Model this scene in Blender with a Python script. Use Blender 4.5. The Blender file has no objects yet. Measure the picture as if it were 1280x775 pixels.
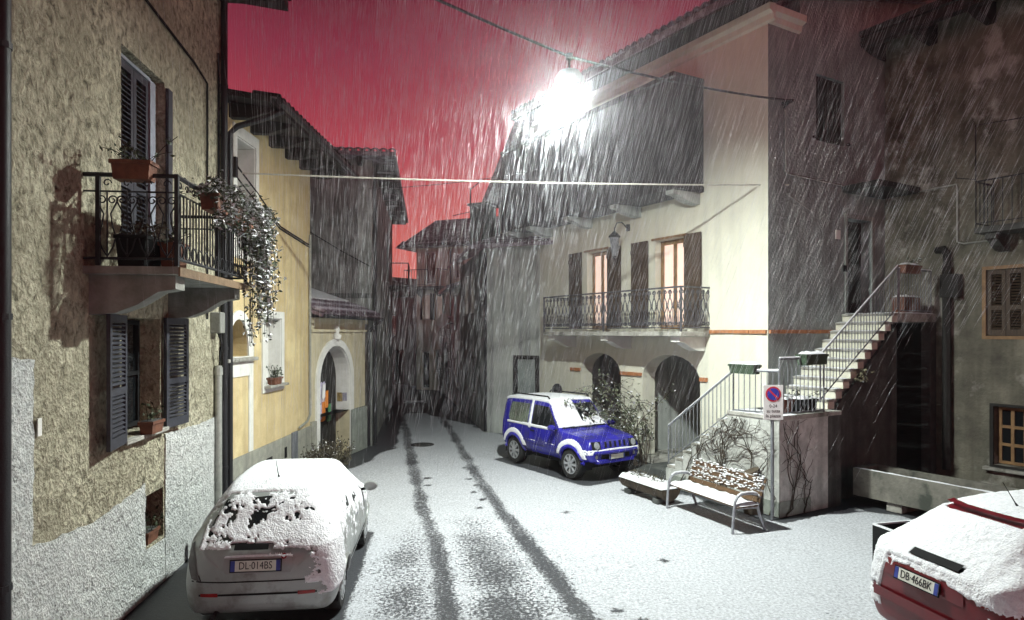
import bpy, bmesh, math, random
from mathutils import Vector, Matrix, noise
from mathutils.geometry import tessellate_polygon
from mathutils.bvhtree import BVHTree
R = math.radians
random.seed(7)
scn = bpy.context.scene
col = scn.collection

# ---------------------------------------------------------------- camera, sky, fill sun, exposure
cam = bpy.data.cameras.new('camera')
cam_o = bpy.data.objects.new('camera', cam)
col.objects.link(cam_o)
cam_o.location = (0, 0, 3.3)
cam_o.rotation_euler = (R(90), 0, 0)
cam.sensor_width = 36
cam.lens = 36 * 831 / 1280
cam.shift_y = 27.5 / 1280
cam.clip_end = 500
scn.camera = cam_o

world = bpy.data.worlds.new('World')
scn.world = world
world.use_nodes = True
wn = world.node_tree
wn.nodes.clear()
w_out = wn.nodes.new('ShaderNodeOutputWorld')
w_bg = wn.nodes.new('ShaderNodeBackground')
w_tc = wn.nodes.new('ShaderNodeTexCoord')
w_sep = wn.nodes.new('ShaderNodeSeparateXYZ')
w_ramp = wn.nodes.new('ShaderNodeValToRGB')
w_noise = wn.nodes.new('ShaderNodeTexNoise')
w_mix = wn.nodes.new('ShaderNodeMath')
w_noise.inputs['Scale'].default_value = 2.2
w_noise.inputs['Detail'].default_value = 5.0
w_mix.operation = 'MULTIPLY_ADD'
w_mix.inputs[1].default_value = 0.16
els = w_ramp.color_ramp.elements
els[0].position = 0.05; els[0].color = (0.95, 0.27, 0.21, 1)
els[1].position = 1.0; els[1].color = (0.004, 0.001, 0.002, 1)
for p, c in ((0.20, (0.86, 0.175, 0.155, 1)), (0.34, (0.56, 0.074, 0.105, 1)), (0.48, (0.31, 0.042, 0.078, 1)), (0.62, (0.04, 0.006, 0.012, 1))):
    e = els.new(p); e.color = c
wn.links.new(w_tc.outputs['Generated'], w_sep.inputs[0])
wn.links.new(w_tc.outputs['Generated'], w_noise.inputs['Vector'])
wn.links.new(w_noise.outputs['Fac'], w_mix.inputs[0])
wn.links.new(w_sep.outputs['Z'], w_mix.inputs[2])
wn.links.new(w_mix.outputs[0], w_ramp.inputs['Fac'])
wn.links.new(w_ramp.outputs['Color'], w_bg.inputs['Color'])
w_bg.inputs['Strength'].default_value = 0.77
wn.links.new(w_bg.outputs[0], w_out.inputs['Surface'])

sun = bpy.data.lights.new('fill_sun', 'SUN')  # added cool fill from behind the camera, evens out the red ambient
sun.energy = 0.16
sun.angle = R(70)
sun.color = (0.38, 0.92, 1.0)
sun_o = bpy.data.objects.new('fill_sun', sun)
sun_o.rotation_euler = (R(38), 0, R(-8))
sun_o.location = (0, -5, 30)
col.objects.link(sun_o)

scn.view_settings.view_transform = 'Standard'
scn.view_settings.look = 'None'
scn.view_settings.exposure = 0.0
scn.view_settings.gamma = 1.0
scn.render.engine = 'CYCLES'
scn.cycles.use_denoising = True
scn.cycles.max_bounces = 4
scn.cycles.use_adaptive_sampling = True
scn.cycles.adaptive_threshold = 0.03
scn.cycles.adaptive_min_samples = 16
scn.cycles.diffuse_bounces = 2
scn.cycles.glossy_bounces = 2
scn.cycles.transparent_max_bounces = 6
scn.cycles.volume_bounces = 0
scn.cycles.sample_clamp_indirect = 4
scn.cycles.caustics_reflective = False
scn.cycles.caustics_refractive = False
LAMP = Vector((0.90, 10.43, 7.20))

# ---------------------------------------------------------------- materials
MATS = {}
def node_mat(name):
    m = bpy.data.materials.new(name); m.use_nodes = True
    nt = m.node_tree
    return m, nt, nt.nodes['Principled BSDF']
def mat(name, c1, c2=None, scale=6.0, rough=0.8, bump=0.0, bscale=None, metal=0.0, detail=5.0, stretch=None, spec=None, emit=None, emit_s=0.0, contrast=(0.35, 0.65), bdist=0.02, streak=None, c3=None, c3s=1.3, c3r=(0.52,0.62)):
    if name in MATS: return MATS[name]
    m, nt, b = node_mat(name)
    N, L = nt.nodes, nt.links
    tc = N.new('ShaderNodeTexCoord')
    src = tc.outputs['Object']
    if stretch:
        mp = N.new('ShaderNodeMapping'); mp.inputs['Scale'].default_value = stretch
        L.new(src, mp.inputs['Vector']); src = mp.outputs['Vector']
    if c2 is None: c2 = tuple(min(1, x * 0.82) for x in c1)
    n1 = N.new('ShaderNodeTexNoise'); n1.inputs['Scale'].default_value = scale; n1.inputs['Detail'].default_value = detail; n1.inputs['Roughness'].default_value = 0.62
    L.new(src, n1.inputs['Vector'])
    rp = N.new('ShaderNodeValToRGB')
    rp.color_ramp.elements[0].position = contrast[0]; rp.color_ramp.elements[1].position = contrast[1]
    rp.color_ramp.elements[0].color = (*c2, 1); rp.color_ramp.elements[1].color = (*c1, 1)
    L.new(n1.outputs['Fac'], rp.inputs['Fac'])
    cout = rp.outputs['Color']
    if c3:   # big worn or stained areas
        n3 = N.new('ShaderNodeTexNoise'); n3.inputs['Scale'].default_value = c3s; n3.inputs['Detail'].default_value = 8; n3.inputs['Roughness'].default_value = 0.6
        L.new(tc.outputs['Object'], n3.inputs['Vector'])
        mr = N.new('ShaderNodeMapRange'); mr.inputs['From Min'].default_value = c3r[0]; mr.inputs['From Max'].default_value = c3r[1]
        L.new(n3.outputs['Fac'], mr.inputs['Value'])
        mx = N.new('ShaderNodeMix'); mx.data_type = 'RGBA'; mx.inputs['B'].default_value = (*c3, 1)
        L.new(mr.outputs['Result'], mx.inputs['Factor']); L.new(cout, mx.inputs['A']); cout = mx.outputs['Result']
    if streak:   # rain-run dirt, vertical
        mp2 = N.new('ShaderNodeMapping'); mp2.inputs['Scale'].default_value = (5, 5, 0.22)
        L.new(tc.outputs['Object'], mp2.inputs['Vector'])
        n4 = N.new('ShaderNodeTexNoise'); n4.inputs['Scale'].default_value = 1.0; n4.inputs['Detail'].default_value = 6
        L.new(mp2.outputs['Vector'], n4.inputs['Vector'])
        mr2 = N.new('ShaderNodeMapRange'); mr2.inputs['From Min'].default_value = 0.45; mr2.inputs['From Max'].default_value = 0.75; mr2.inputs['To Max'].default_value = streak[1]
        L.new(n4.outputs['Fac'], mr2.inputs['Value'])
        mx2 = N.new('ShaderNodeMix'); mx2.data_type = 'RGBA'; mx2.inputs['B'].default_value = (*streak[0], 1)
        L.new(mr2.outputs['Result'], mx2.inputs['Factor']); L.new(cout, mx2.inputs['A']); cout = mx2.outputs['Result']
    L.new(cout, b.inputs['Base Color'])
    b.inputs['Roughness'].default_value = rough
    b.inputs['Metallic'].default_value = metal
    if spec is not None: b.inputs['Specular IOR Level'].default_value = spec
    if bump > 0:
        n2 = N.new('ShaderNodeTexNoise'); n2.inputs['Scale'].default_value = bscale or scale * 4; n2.inputs['Detail'].default_value = 6
        L.new(src, n2.inputs['Vector'])
        bp = N.new('ShaderNodeBump'); bp.inputs['Strength'].default_value = bump; bp.inputs['Distance'].default_value = bdist
        L.new(n2.outputs['Fac'], bp.inputs['Height']); L.new(bp.outputs['Normal'], b.inputs['Normal'])
    if emit:
        b.inputs['Emission Color'].default_value = (*emit, 1); b.inputs['Emission Strength'].default_value = emit_s
    MATS[name] = m
    return m

def stucco(name, base, dark, pit, scale=7.0, strength=1.0, dist=0.05):
    m, nt, b = node_mat(name); N, L = nt.nodes, nt.links
    tc = N.new('ShaderNodeTexCoord')
    big = N.new('ShaderNodeTexNoise'); big.inputs['Scale'].default_value = 0.9; big.inputs['Detail'].default_value = 6
    L.new(tc.outputs['Object'], big.inputs['Vector'])
    n = N.new('ShaderNodeTexNoise'); n.inputs['Scale'].default_value = scale; n.inputs['Detail'].default_value = 9; n.inputs['Roughness'].default_value = 0.68; n.inputs['Distortion'].default_value = 0.7
    mp = N.new('ShaderNodeMapping'); mp.inputs['Rotation'].default_value = (0, R(28), 0); mp.inputs['Scale'].default_value = (1.1, 1, 0.9)
    L.new(tc.outputs['Object'], mp.inputs['Vector']); L.new(mp.outputs['Vector'], n.inputs['Vector'])
    v = N.new('ShaderNodeTexVoronoi'); v.inputs['Scale'].default_value = scale * 3.0; v.inputs['Randomness'].default_value = 1
    L.new(mp.outputs['Vector'], v.inputs['Vector'])
    rp = N.new('ShaderNodeValToRGB')
    e = rp.color_ramp.elements; e[0].position = 0.33; e[0].color = (*pit, 1); e[1].position = 0.60; e[1].color = (*base, 1)
    e2 = e.new(0.43); e2.color = (*dark, 1)
    L.new(n.outputs['Fac'], rp.inputs['Fac'])
    mr = N.new('ShaderNodeMapRange'); mr.inputs['From Min'].default_value = 0.40; mr.inputs['From Max'].default_value = 0.64; mr.inputs['To Min'].default_value = 0.0; mr.inputs['To Max'].default_value = 0.6
    L.new(big.outputs['Fac'], mr.inputs['Value'])
    mx = N.new('ShaderNodeMix'); mx.data_type = 'RGBA'; mx.inputs['B'].default_value = (*dark, 1)
    L.new(mr.outputs['Result'], mx.inputs['Factor']); L.new(rp.outputs['Color'], mx.inputs['A'])
    L.new(mx.outputs['Result'], b.inputs['Base Color'])
    b.inputs['Roughness'].default_value = 0.92; b.inputs['Specular IOR Level'].default_value = 0.15
    ad = N.new('ShaderNodeMath'); ad.operation = 'MULTIPLY_ADD'; ad.inputs[1].default_value = 0.28
    lump = N.new('ShaderNodeTexNoise'); lump.inputs['Scale'].default_value = scale * .33; lump.inputs['Detail'].default_value = 3; L.new(tc.outputs['Object'], lump.inputs['Vector'])
    a2 = N.new('ShaderNodeMath'); a2.operation = 'MULTIPLY_ADD'; a2.inputs[1].default_value = 1.3; L.new(lump.outputs['Fac'], a2.inputs[0]); L.new(n.outputs['Fac'], a2.inputs[2])
    L.new(v.outputs['Distance'], ad.inputs[0]); L.new(a2.outputs[0], ad.inputs[2])
    bp = N.new('ShaderNodeBump'); bp.inputs['Strength'].default_value = strength; bp.inputs['Distance'].default_value = dist
    L.new(ad.outputs[0], bp.inputs['Height']); L.new(bp.outputs['Normal'], b.inputs['Normal'])
    MATS[name] = m
    return m

M_rough = stucco('rough_plaster', (0.72, 0.68, 0.52), (0.36, 0.33, 0.24), (0.05, 0.045, 0.035), 9.0, 1.0, 0.10)
M_cast = stucco('grey_roughcast', (0.86, 0.88, 0.86), (0.62, 0.64, 0.63), (0.12, 0.13, 0.13), 13.0, 1.0, 0.07)
M_ochre = mat('ochre_plaster', (0.66, 0.54, 0.31), (0.54, 0.42, 0.22), 2.2, 0.85, 0.25, 40, detail=8, streak=((0.33, 0.25, 0.13), 0.45), c3=(0.72, 0.60, 0.34), c3s=0.9)
M_greyplinth = mat('grey_plinth', (0.36, 0.36, 0.30), (0.25, 0.25, 0.22), 5, 0.85, 0.3, 40, streak=((0.12, 0.12, 0.11), 0.5))
M_white = mat('white_paint', (0.80, 0.80, 0.77), (0.68, 0.68, 0.64), 4, 0.7, 0.1, 40)
M_cream = mat('cream_plaster', (0.74, 0.73, 0.62), (0.66, 0.65, 0.55), 1.6, 0.85, 0.12, 50, detail=7, streak=((0.42, 0.42, 0.36), 0.35))
M_greyface = mat('grey_cement_plaster', (0.32, 0.37, 0.36), (0.21, 0.25, 0.245), 1.3, 0.9, 0.6, 16, detail=9, streak=((0.10, 0.10, 0.11), 0.6), bdist=0.03)
M_darkplaster = mat('stained_plaster', (0.34, 0.36, 0.34), (0.17, 0.18, 0.17), 1.8, 0.9, 0.5, 20, detail=9, streak=((0.03, 0.03, 0.03), 0.8))
M_rightwall = mat('peeling_plaster', (0.22, 0.21, 0.165), (0.085, 0.082, 0.066), 1.5, 0.9, 0.7, 14, detail=9, c3=(0.36, 0.35, 0.31), c3s=1.1, c3r=(0.56, 0.63), streak=((0.06, 0.05, 0.04), 0.5), bdist=0.04)
M_portal = mat('portal_plaster', (0.60, 0.54, 0.37), (0.46, 0.41, 0.28), 2.4, 0.85, 0.2, 40, streak=((0.3, 0.28, 0.22), 0.4))
M_greygreen = mat('grey_green_plinth', (0.30, 0.33, 0.29), (0.20, 0.22, 0.20), 5, 0.85, 0.3, 30, streak=((0.1, 0.1, 0.1), 0.5))
M_greyhouse = mat('grey_green_plaster', (0.50, 0.53, 0.50), (0.33, 0.35, 0.34), 1.2, 0.88, 0.3, 25, detail=8, streak=((0.10, 0.10, 0.11), 0.75))
M_faryellow = mat('far_ochre', (0.70, 0.68, 0.54), (0.56, 0.54, 0.42), 2, 0.9, streak=((0.12, 0.11, 0.1), 0.6))
M_fardark = mat('far_dark', (0.22, 0.22, 0.22), (0.13, 0.13, 0.13), 2, 0.9)
M_stone = mat('stone', (0.42, 0.41, 0.38), (0.26, 0.25, 0.22), 5, 0.85, 0.5, 22, c3=(0.14, 0.14, 0.12), c3s=2.2)
M_darkstone = mat('wet_dark_stone', (0.095, 0.10, 0.095), (0.045, 0.048, 0.046), 3, 0.7, 0.5, 20, streak=((0.02, 0.02, 0.02), 0.8))
M_concrete = mat('concrete', (0.30, 0.30, 0.28), (0.2, 0.2, 0.18), 6, 0.85, 0.3, 30, streak=((0.1, 0.1, 0.09), 0.5))
M_terra = mat('terracotta', (0.19, 0.075, 0.042), (0.11, 0.045, 0.028), 9, 0.8, 0.2, 30)
M_brick = mat('brick_orange', (0.48, 0.20, 0.08), (0.32, 0.13, 0.06), 9, 0.85, 0.3, 40)
M_iron = mat('black_iron', (0.018, 0.018, 0.022), None, 10, 0.5, 0.2, 60, spec=0.4)
M_steel = mat('grey_steel', (0.36, 0.37, 0.40), (0.24, 0.25, 0.28), 12, 0.4, metal=0.25)
M_rail = mat('grey_painted_iron', (0.22, 0.23, 0.25), (0.14, 0.15, 0.17), 10, 0.5, metal=0.2)
M_darkiron = mat('weathered_iron', (0.10, 0.10, 0.115), (0.05, 0.05, 0.06), 12, 0.45, metal=0.2)
M_pipegrey = mat('zinc_pipe', (0.42, 0.43, 0.40), (0.3, 0.31, 0.29), 9, 0.5, metal=0.4)
M_shutter = mat('dark_shutter', (0.040, 0.042, 0.058), (0.028, 0.028, 0.036), 12, 0.55)
M_brownsh = mat('brown_shutter', (0.085, 0.055, 0.035), (0.045, 0.03, 0.02), 7, 0.6, 0.3, 30, stretch=(4, 4, 0.6))
M_wood = mat('oiled_wood', (0.135, 0.075, 0.035), (0.07, 0.04, 0.02), 6, 0.55, 0.2, 30, stretch=(1, 6, 6))
M_frame = mat('brown_frame', (0.30, 0.18, 0.08), (0.2, 0.11, 0.05), 6, 0.55)
M_timber = mat('dark_timber', (0.045, 0.040, 0.045), (0.022, 0.02, 0.024), 5, 0.75, 0.4, 25, stretch=(3, 3, 0.4))
M_rooftimber = mat('black_timber', (0.020, 0.018, 0.017), (0.012, 0.011, 0.01), 5, 0.8, 0.4, 25)
M_tile = mat('wet_roof_tile', (0.17, 0.12, 0.15), (0.09, 0.06, 0.08), 7, 0.6, 0.4, 20, c3=(0.34, 0.31, 0.36), c3s=5, c3r=(0.5, 0.62))
M_glass = mat('dark_glass', (0.012, 0.014, 0.016), None, 4, 0.08, spec=0.6)
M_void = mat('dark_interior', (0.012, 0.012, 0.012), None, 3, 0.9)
M_curtain = mat('lit_curtain', (0.72, 0.58, 0.50), (0.55, 0.42, 0.36), 3, 0.9, stretch=(14, 14, 0.2), emit=(1.0, 0.74, 0.62), emit_s=0.75)
M_snow = mat('snow', (0.86, 0.87, 0.90), (0.72, 0.73, 0.78), 30, 0.75, 0.8, 55, spec=0.2, bdist=0.02)
M_leaf = mat('dark_leaf', (0.055, 0.075, 0.035), (0.03, 0.045, 0.02), 20, 0.6)
M_dryleaf = mat('dry_leaf', (0.10, 0.085, 0.05), (0.05, 0.045, 0.03), 20, 0.8)
M_twig = mat('twig', (0.065, 0.048, 0.035), (0.035, 0.028, 0.02), 20, 0.9)
M_bark = mat('bark', (0.10, 0.075, 0.05), (0.045, 0.035, 0.025), 9, 0.9, 0.9, 14, stretch=(1, 1, 0.3))
M_greenbox = mat('green_plastic', (0.045, 0.075, 0.045), (0.03, 0.05, 0.03), 8, 0.5)
M_black = mat('black_plastic', (0.012, 0.012, 0.013), None, 8, 0.8, spec=0.15)
M_tyre = mat('tyre', (0.014, 0.014, 0.014), None, 8, 0.85, 0.3, 40)
M_rim = mat('alloy_rim', (0.55, 0.56, 0.58), (0.4, 0.41, 0.43), 8, 0.35, metal=0.7)
M_chrome = mat('chrome_reflector', (0.7, 0.7, 0.72), (0.5, 0.5, 0.52), 8, 0.15, metal=0.9)
M_lens = mat('clear_lens', (0.30, 0.31, 0.34), (0.16, 0.17, 0.19), 14, 0.12)
M_red = mat('red_lens', (0.30, 0.012, 0.014), (0.2, 0.008, 0.01), 10, 0.2)
M_smoke = mat('smoked_lens', (0.10, 0.09, 0.09), (0.06, 0.05, 0.05), 10, 0.2)
M_plate = mat('plate_white', (0.66, 0.66, 0.60), (0.58, 0.58, 0.52), 8, 0.4)
M_plateblue = mat('plate_blue', (0.03, 0.05, 0.28), None, 8, 0.4)
M_ink = mat('black_ink', (0.012, 0.012, 0.014), None, 8, 0.5)
M_signwhite = mat('sign_white', (0.80, 0.80, 0.80), (0.74, 0.74, 0.74), 6, 0.45)
M_signred = mat('sign_red', (0.55, 0.02, 0.04), None, 6, 0.4)
M_signblue = mat('sign_blue', (0.03, 0.05, 0.42), None, 6, 0.4)
M_cable = mat('cable', (0.05, 0.05, 0.055), None, 6, 0.6)
M_palecable = mat('pale_cable', (0.5, 0.48, 0.42), None, 6, 0.5)
M_orange = mat('orange_cloth', (0.75, 0.26, 0.04), None, 14, 0.9)
M_greencloth = mat('green_cloth', (0.10, 0.30, 0.14), None, 14, 0.9)
M_violet = mat('violet_cloth', (0.45, 0.38, 0.62), (0.75, 0.72, 0.8), 9, 0.9)
M_silver = mat('silver_paint', (0.33, 0.35, 0.345), (0.28, 0.30, 0.295), 3, 0.34, metal=0.2, c3=(0.20, 0.20, 0.19), c3s=2.6)
M_blue = mat('blue_paint', (0.026, 0.022, 0.33), (0.018, 0.016, 0.23), 3, 0.25, bump=.05, bscale=60, c3=(.055, .05, .11), c3s=2.4, c3r=(.5, .75))
M_redpaint = mat('red_paint', (0.13, 0.006, 0.012), (0.09, 0.004, 0.008), 3, 0.3)

# ---------------------------------------------------------------- mesh helpers
class MB:
    def __init__(s): s.v = []; s.f = []
    def add(s, vs, fs):
        o = len(s.v); s.v += [tuple(p) for p in vs]; s.f += [tuple(i + o for i in f) for f in fs]; return s
    def box(s, x0, x1, y0, y1, z0, z1, c=0.0):
        if c <= 0:
            vs = [(x, y, z) for z in (z0, z1) for y in (y0, y1) for x in (x0, x1)]
            return s.add(vs, [(0, 2, 3, 1), (4, 5, 7, 6), (0, 1, 5, 4), (2, 6, 7, 3), (0, 4, 6, 2), (1, 3, 7, 5)])
        bm = bmesh.new()
        bmesh.ops.create_cube(bm, size=1)
        for q in bm.verts: q.co = ((x0 + x1) / 2 + q.co.x * (x1 - x0), (y0 + y1) / 2 + q.co.y * (y1 - y0), (z0 + z1) / 2 + q.co.z * (z1 - z0))
        bmesh.ops.bevel(bm, geom=bm.edges[:], offset=c, segments=1, affect='EDGES')
        bm.verts.index_update()
        s.add([q.co for q in bm.verts], [[q.index for q in f.verts] for f in bm.faces]); bm.free(); return s
    def tube(s, pts, r, n=6, cap=True):
        pts = [Vector(p) for p in pts]; k = len(pts)
        rs = r if isinstance(r, (list, tuple)) else [r] * k
        vs = []; fs = []
        up = None
        for i, p in enumerate(pts):
            d = (pts[min(i + 1, k - 1)] - pts[max(i - 1, 0)])
            if d.length < 1e-9: d = Vector((0, 0, 1))
            d.normalize()
            if up is None:
                up = Vector((0, 0, 1)) if abs(d.z) < 0.9 else Vector((1, 0, 0))
            a = up - d * up.dot(d)
            if a.length < 1e-5: a = d.orthogonal()
            a.normalize(); up = a
            b = d.cross(a)
            for j in range(n):
                t = 2 * math.pi * (j + 0.5) / n
                vs.append(p + (a * math.cos(t) + b * math.sin(t)) * rs[i])
        for i in range(k - 1):
            for j in range(n):
                j2 = (j + 1) % n
                fs.append((i * n + j, i * n + j2, (i + 1) * n + j2, (i + 1) * n + j))
        if cap:
            fs.append(tuple(range(n - 1, -1, -1))); fs.append(tuple((k - 1) * n + j for j in range(n)))
        return s.add(vs, fs)
    def lathe(s, prof, n=16, ctr=(0, 0, 0), axis='z', cap=True):
        vs = []; fs = []
        for (r, h) in prof:
            for j in range(n):
                t = 2 * math.pi * j / n; a, b = r * math.cos(t), r * math.sin(t)
                q = (a, b, h) if axis == 'z' else ((a, h, b) if axis == 'y' else (h, a, b))
                vs.append((q[0] + ctr[0], q[1] + ctr[1], q[2] + ctr[2]))
        for i in range(len(prof) - 1):
            for j in range(n):
                j2 = (j + 1) % n
                fs.append((i * n + j, i * n + j2, (i + 1) * n + j2, (i + 1) * n + j))
        if cap: fs.append(tuple(range(n))[::-1]); fs.append(tuple((len(prof) - 1) * n + j for j in range(n)))
        return s.add(vs, fs)
    def prism(s, poly, T, d0, d1, holes=()):
        """poly in 2D (a,b); T(a,b,d)->xyz; extruded from d0 to d1"""
        loops = [list(poly)] + [list(h) for h in holes]
        tess = tessellate_polygon([[Vector((a, b, 0)) for a, b in l] for l in loops])
        flat = [p for l in loops for p in l]; n = len(flat)
        vs = [T(a, b, d1) for a, b in flat] + [T(a, b, d0) for a, b in flat]
        fs = [tuple(t) for t in tess] + [tuple(i + n for i in t[::-1]) for t in tess]
        o = 0
        for l in loops:
            for i in range(len(l)):
                j = (i + 1) % len(l); fs.append((o + i, o + j, o + j + n, o + i + n))
            o += len(l)
        return s.add(vs, fs)
    def build(s, name, m, parent=None, smooth=None, loc=None, rot=None, scale=None):
        me = bpy.data.meshes.new(name); me.from_pydata(s.v, [], s.f)
        bm = bmesh.new(); bm.from_mesh(me); bmesh.ops.recalc_face_normals(bm, faces=bm.faces); bm.to_mesh(me); bm.free()
        if smooth is not None:
            me.polygons.foreach_set('use_smooth', [True] * len(me.polygons))
            me.set_sharp_from_angle(angle=R(smooth))
        me.materials.append(m)
        return put(name, me, parent, loc, rot, scale)
def put(name, me, parent=None, loc=None, rot=None, scale=None):
    o = bpy.data.objects.new(name, me); col.objects.link(o)
    if parent: o.parent = parent
    if loc is not None: o.location = loc
    if rot is not None: o.rotation_euler = rot
    if scale is not None: o.scale = scale
    return o
def tag(o, label=None, cat=None, group=None, kind=None):
    if label: o['label'] = label
    if cat: o['category'] = cat
    if group: o['group'] = group
    if kind: o['kind'] = kind
    return o
def thing(name, label, cat, loc=(0, 0, 0), rotz=0.0, group=None):
    o = bpy.data.objects.new(name, None); col.objects.link(o)
    o.location = loc; o.rotation_euler = (0, 0, rotz); o.empty_display_size = 0.2
    return tag(o, label, cat, group)
def TX(a, b, d): return (a, d, b)              # wall in the local xz plane, depth along +y
def TYX(a, b, d): return (-d, a, b)            # wall in the local yz plane facing -x
def rect(a0, a1, b0, b1): return [(a0, b0), (a1, b0), (a1, b1), (a0, b1)]
def arch(a0, a1, b0, bs, rise, n=14):
    c = (a0 + a1) / 2; w = (a1 - a0) / 2
    return [(a0, b0), (a1, b0)] + [(c + w * math.cos(math.pi * i / n), bs + rise * math.sin(math.pi * i / n)) for i in range(n + 1)]
def wob(poly, step, amp, seed):
    rr = random.Random(seed); out = []
    for i in range(len(poly)):
        a = Vector(poly[i]); b = Vector(poly[(i + 1) % len(poly)]); k = max(1, int((b - a).length / step))
        for j in range(k):
            p = a.lerp(b, j / k); out.append((p.x + rr.uniform(-amp, amp), p.y + rr.uniform(-amp, amp)))
    return out
def text_mesh(txt, size, m, parent, loc, rot, name='lettering', sx=1.0, ext=0.0015):
    cu = bpy.data.curves.new('tmp', 'FONT'); cu.body = txt; cu.size = size; cu.align_x = 'CENTER'; cu.align_y = 'CENTER'; cu.extrude = ext; cu.resolution_u = 3
    to = bpy.data.objects.new('tmp', cu); col.objects.link(to)
    me = bpy.data.meshes.new_from_object(to.evaluated_get(bpy.context.evaluated_depsgraph_get()))
    bpy.data.objects.remove(to); bpy.data.curves.remove(cu)
    me.name = name; me.materials.clear(); me.materials.append(m)
    return put(name, me, parent, loc, rot, (sx, 1, 1))
def leafcloud(mb, pts, size, rng, flat=0.0, asp=0.55):
    for p in pts:
        p = Vector(p); s_ = size * rng.uniform(0.6, 1.3)
        d = Vector((rng.gauss(0, 1), rng.gauss(0, 1), rng.gauss(0, 1) * (1 - flat))); d.normalize()
        n = Vector((rng.gauss(0, 1), rng.gauss(0, 1), rng.gauss(0, 1) + flat * 3)); e = d.cross(n)
        if e.length < 1e-3: continue
        e.normalize()
        mb.add([p - d * s_, p + e * s_ * asp, p + d * s_, p - e * s_ * asp], [(0, 1, 2, 3)])
def snowcap(mb, x0, x1, y0, y1, z, h, seed=0, step=0.06):
    """a lumpy slab of lying snow"""
    nx = max(2, int((x1 - x0) / step)); ny = max(2, int((y1 - y0) / step)); vs = []; fs = []
    for j in range(ny + 1):
        for i in range(nx + 1):
            u = i / nx; v = j / ny
            edge = min(u, 1 - u, 1) * (x1 - x0); ev = min(v, 1 - v) * (y1 - y0)
            k = min(1, edge / 0.05) * min(1, ev / 0.05)
            x = x0 + u * (x1 - x0); y = y0 + v * (y1 - y0)
            hh = h * k * (0.75 + 0.6 * noise.noise(Vector((x * 9 + seed, y * 9, seed * 3.1)))) - 0.002 * (1 - k)
            vs.append((x, y, z + max(0.001 if k > 0 else -0.002, hh)))
    for j in range(ny):
        for i in range(nx):
            a = j * (nx + 1) + i; fs.append((a, a + 1, a + nx + 2, a + nx + 1))
    return mb.add(vs, fs)

# ---------------------------------------------------------------- ground
TR1 = [(-4.9, 30), (-4.2, 25.5), (-3.48, 21.9), (-2.75, 18), (-2.14, 14.8), (-1.65, 12.4), (-1.18, 10.35), (-0.92, 8.9), (-0.73, 7.6), (-0.6, 6.0), (-0.5, 3.0)]
TR2 = [(-3.4, 30), (-2.7, 25.5), (-1.98, 21.9), (-1.3, 18), (-0.71, 14.8), (-0.22, 12.4), (0.25, 10.35), (0.58, 8.9), (0.87, 7.6), (1.1, 6.0), (1.3, 3.0)]
TR3 = [(-1.0, 13.2), (-0.62, 11.0), (-0.2, 9.2), (0.05, 7.6), (0.2, 5.0)]
TR4 = [(-1.6, 11.5), (-1.55, 9.8), (-1.35, 8.2), (-1.2, 7.0), (-1.1, 5)]
FOOT = [(-1.15 + .09 * i + .12 * (i % 2), 16.2 - .62 * i) for i in range(7)] + [(-1.9 + .1 * (i % 2), 15.0 - .7 * i) for i in range(4)] + [(1.25, 7.9), (1.5, 7.6), (1.0, 12.2), (2.2, 9.6)]
def seg_d(px, py, tr):
    best = 9e9
    for (ax, ay), (bx, by) in zip(tr[:-1], tr[1:]):
        dx, dy = bx - ax, by - ay; t = max(0, min(1, ((px - ax) * dx + (py - ay) * dy) / (dx * dx + dy * dy)))
        best = min(best, math.hypot(px - ax - t * dx, py - ay - t * dy))
    return best
def wall_left_x(y):
    if y < 11.27: return -4.91 + (11.27 - y) * 0.1158
    if y < 15.85: return -4.82 - (15.85 - y) * 0.0175
    if y < 19.1: return -4.82 + (y - 15.85) * 0.197
    return -4.06 - (y - 19.3) * 0.125
A_ = Vector((-0.508, 0.861)); N_ = Vector((-0.861, -0.508)); C_ = Vector((5.276, 13.70))
def toW(x, y):
    d = Vector((x, y)) - C_; return d.dot(A_), d.dot(N_)
def boxd(px, py, cx, cy, ang, hl, hw):
    dx, dy = px - cx, py - cy; a = abs(dx * math.cos(ang) + dy * math.sin(ang)) - hl; b = abs(-dx * math.sin(ang) + dy * math.cos(ang)) - hw
    return math.hypot(max(a, 0), max(b, 0)) + min(0, max(a, b))
SIL = (Vector((-2.95, 9.08)), math.atan2(0.993, -0.105))
JIM = (Vector((1.33, 16.28)), math.atan2(-0.83, 0.558))
REDC = (Vector((6.05, 6.90)), math.atan2(0.223, 0.975))
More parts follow.
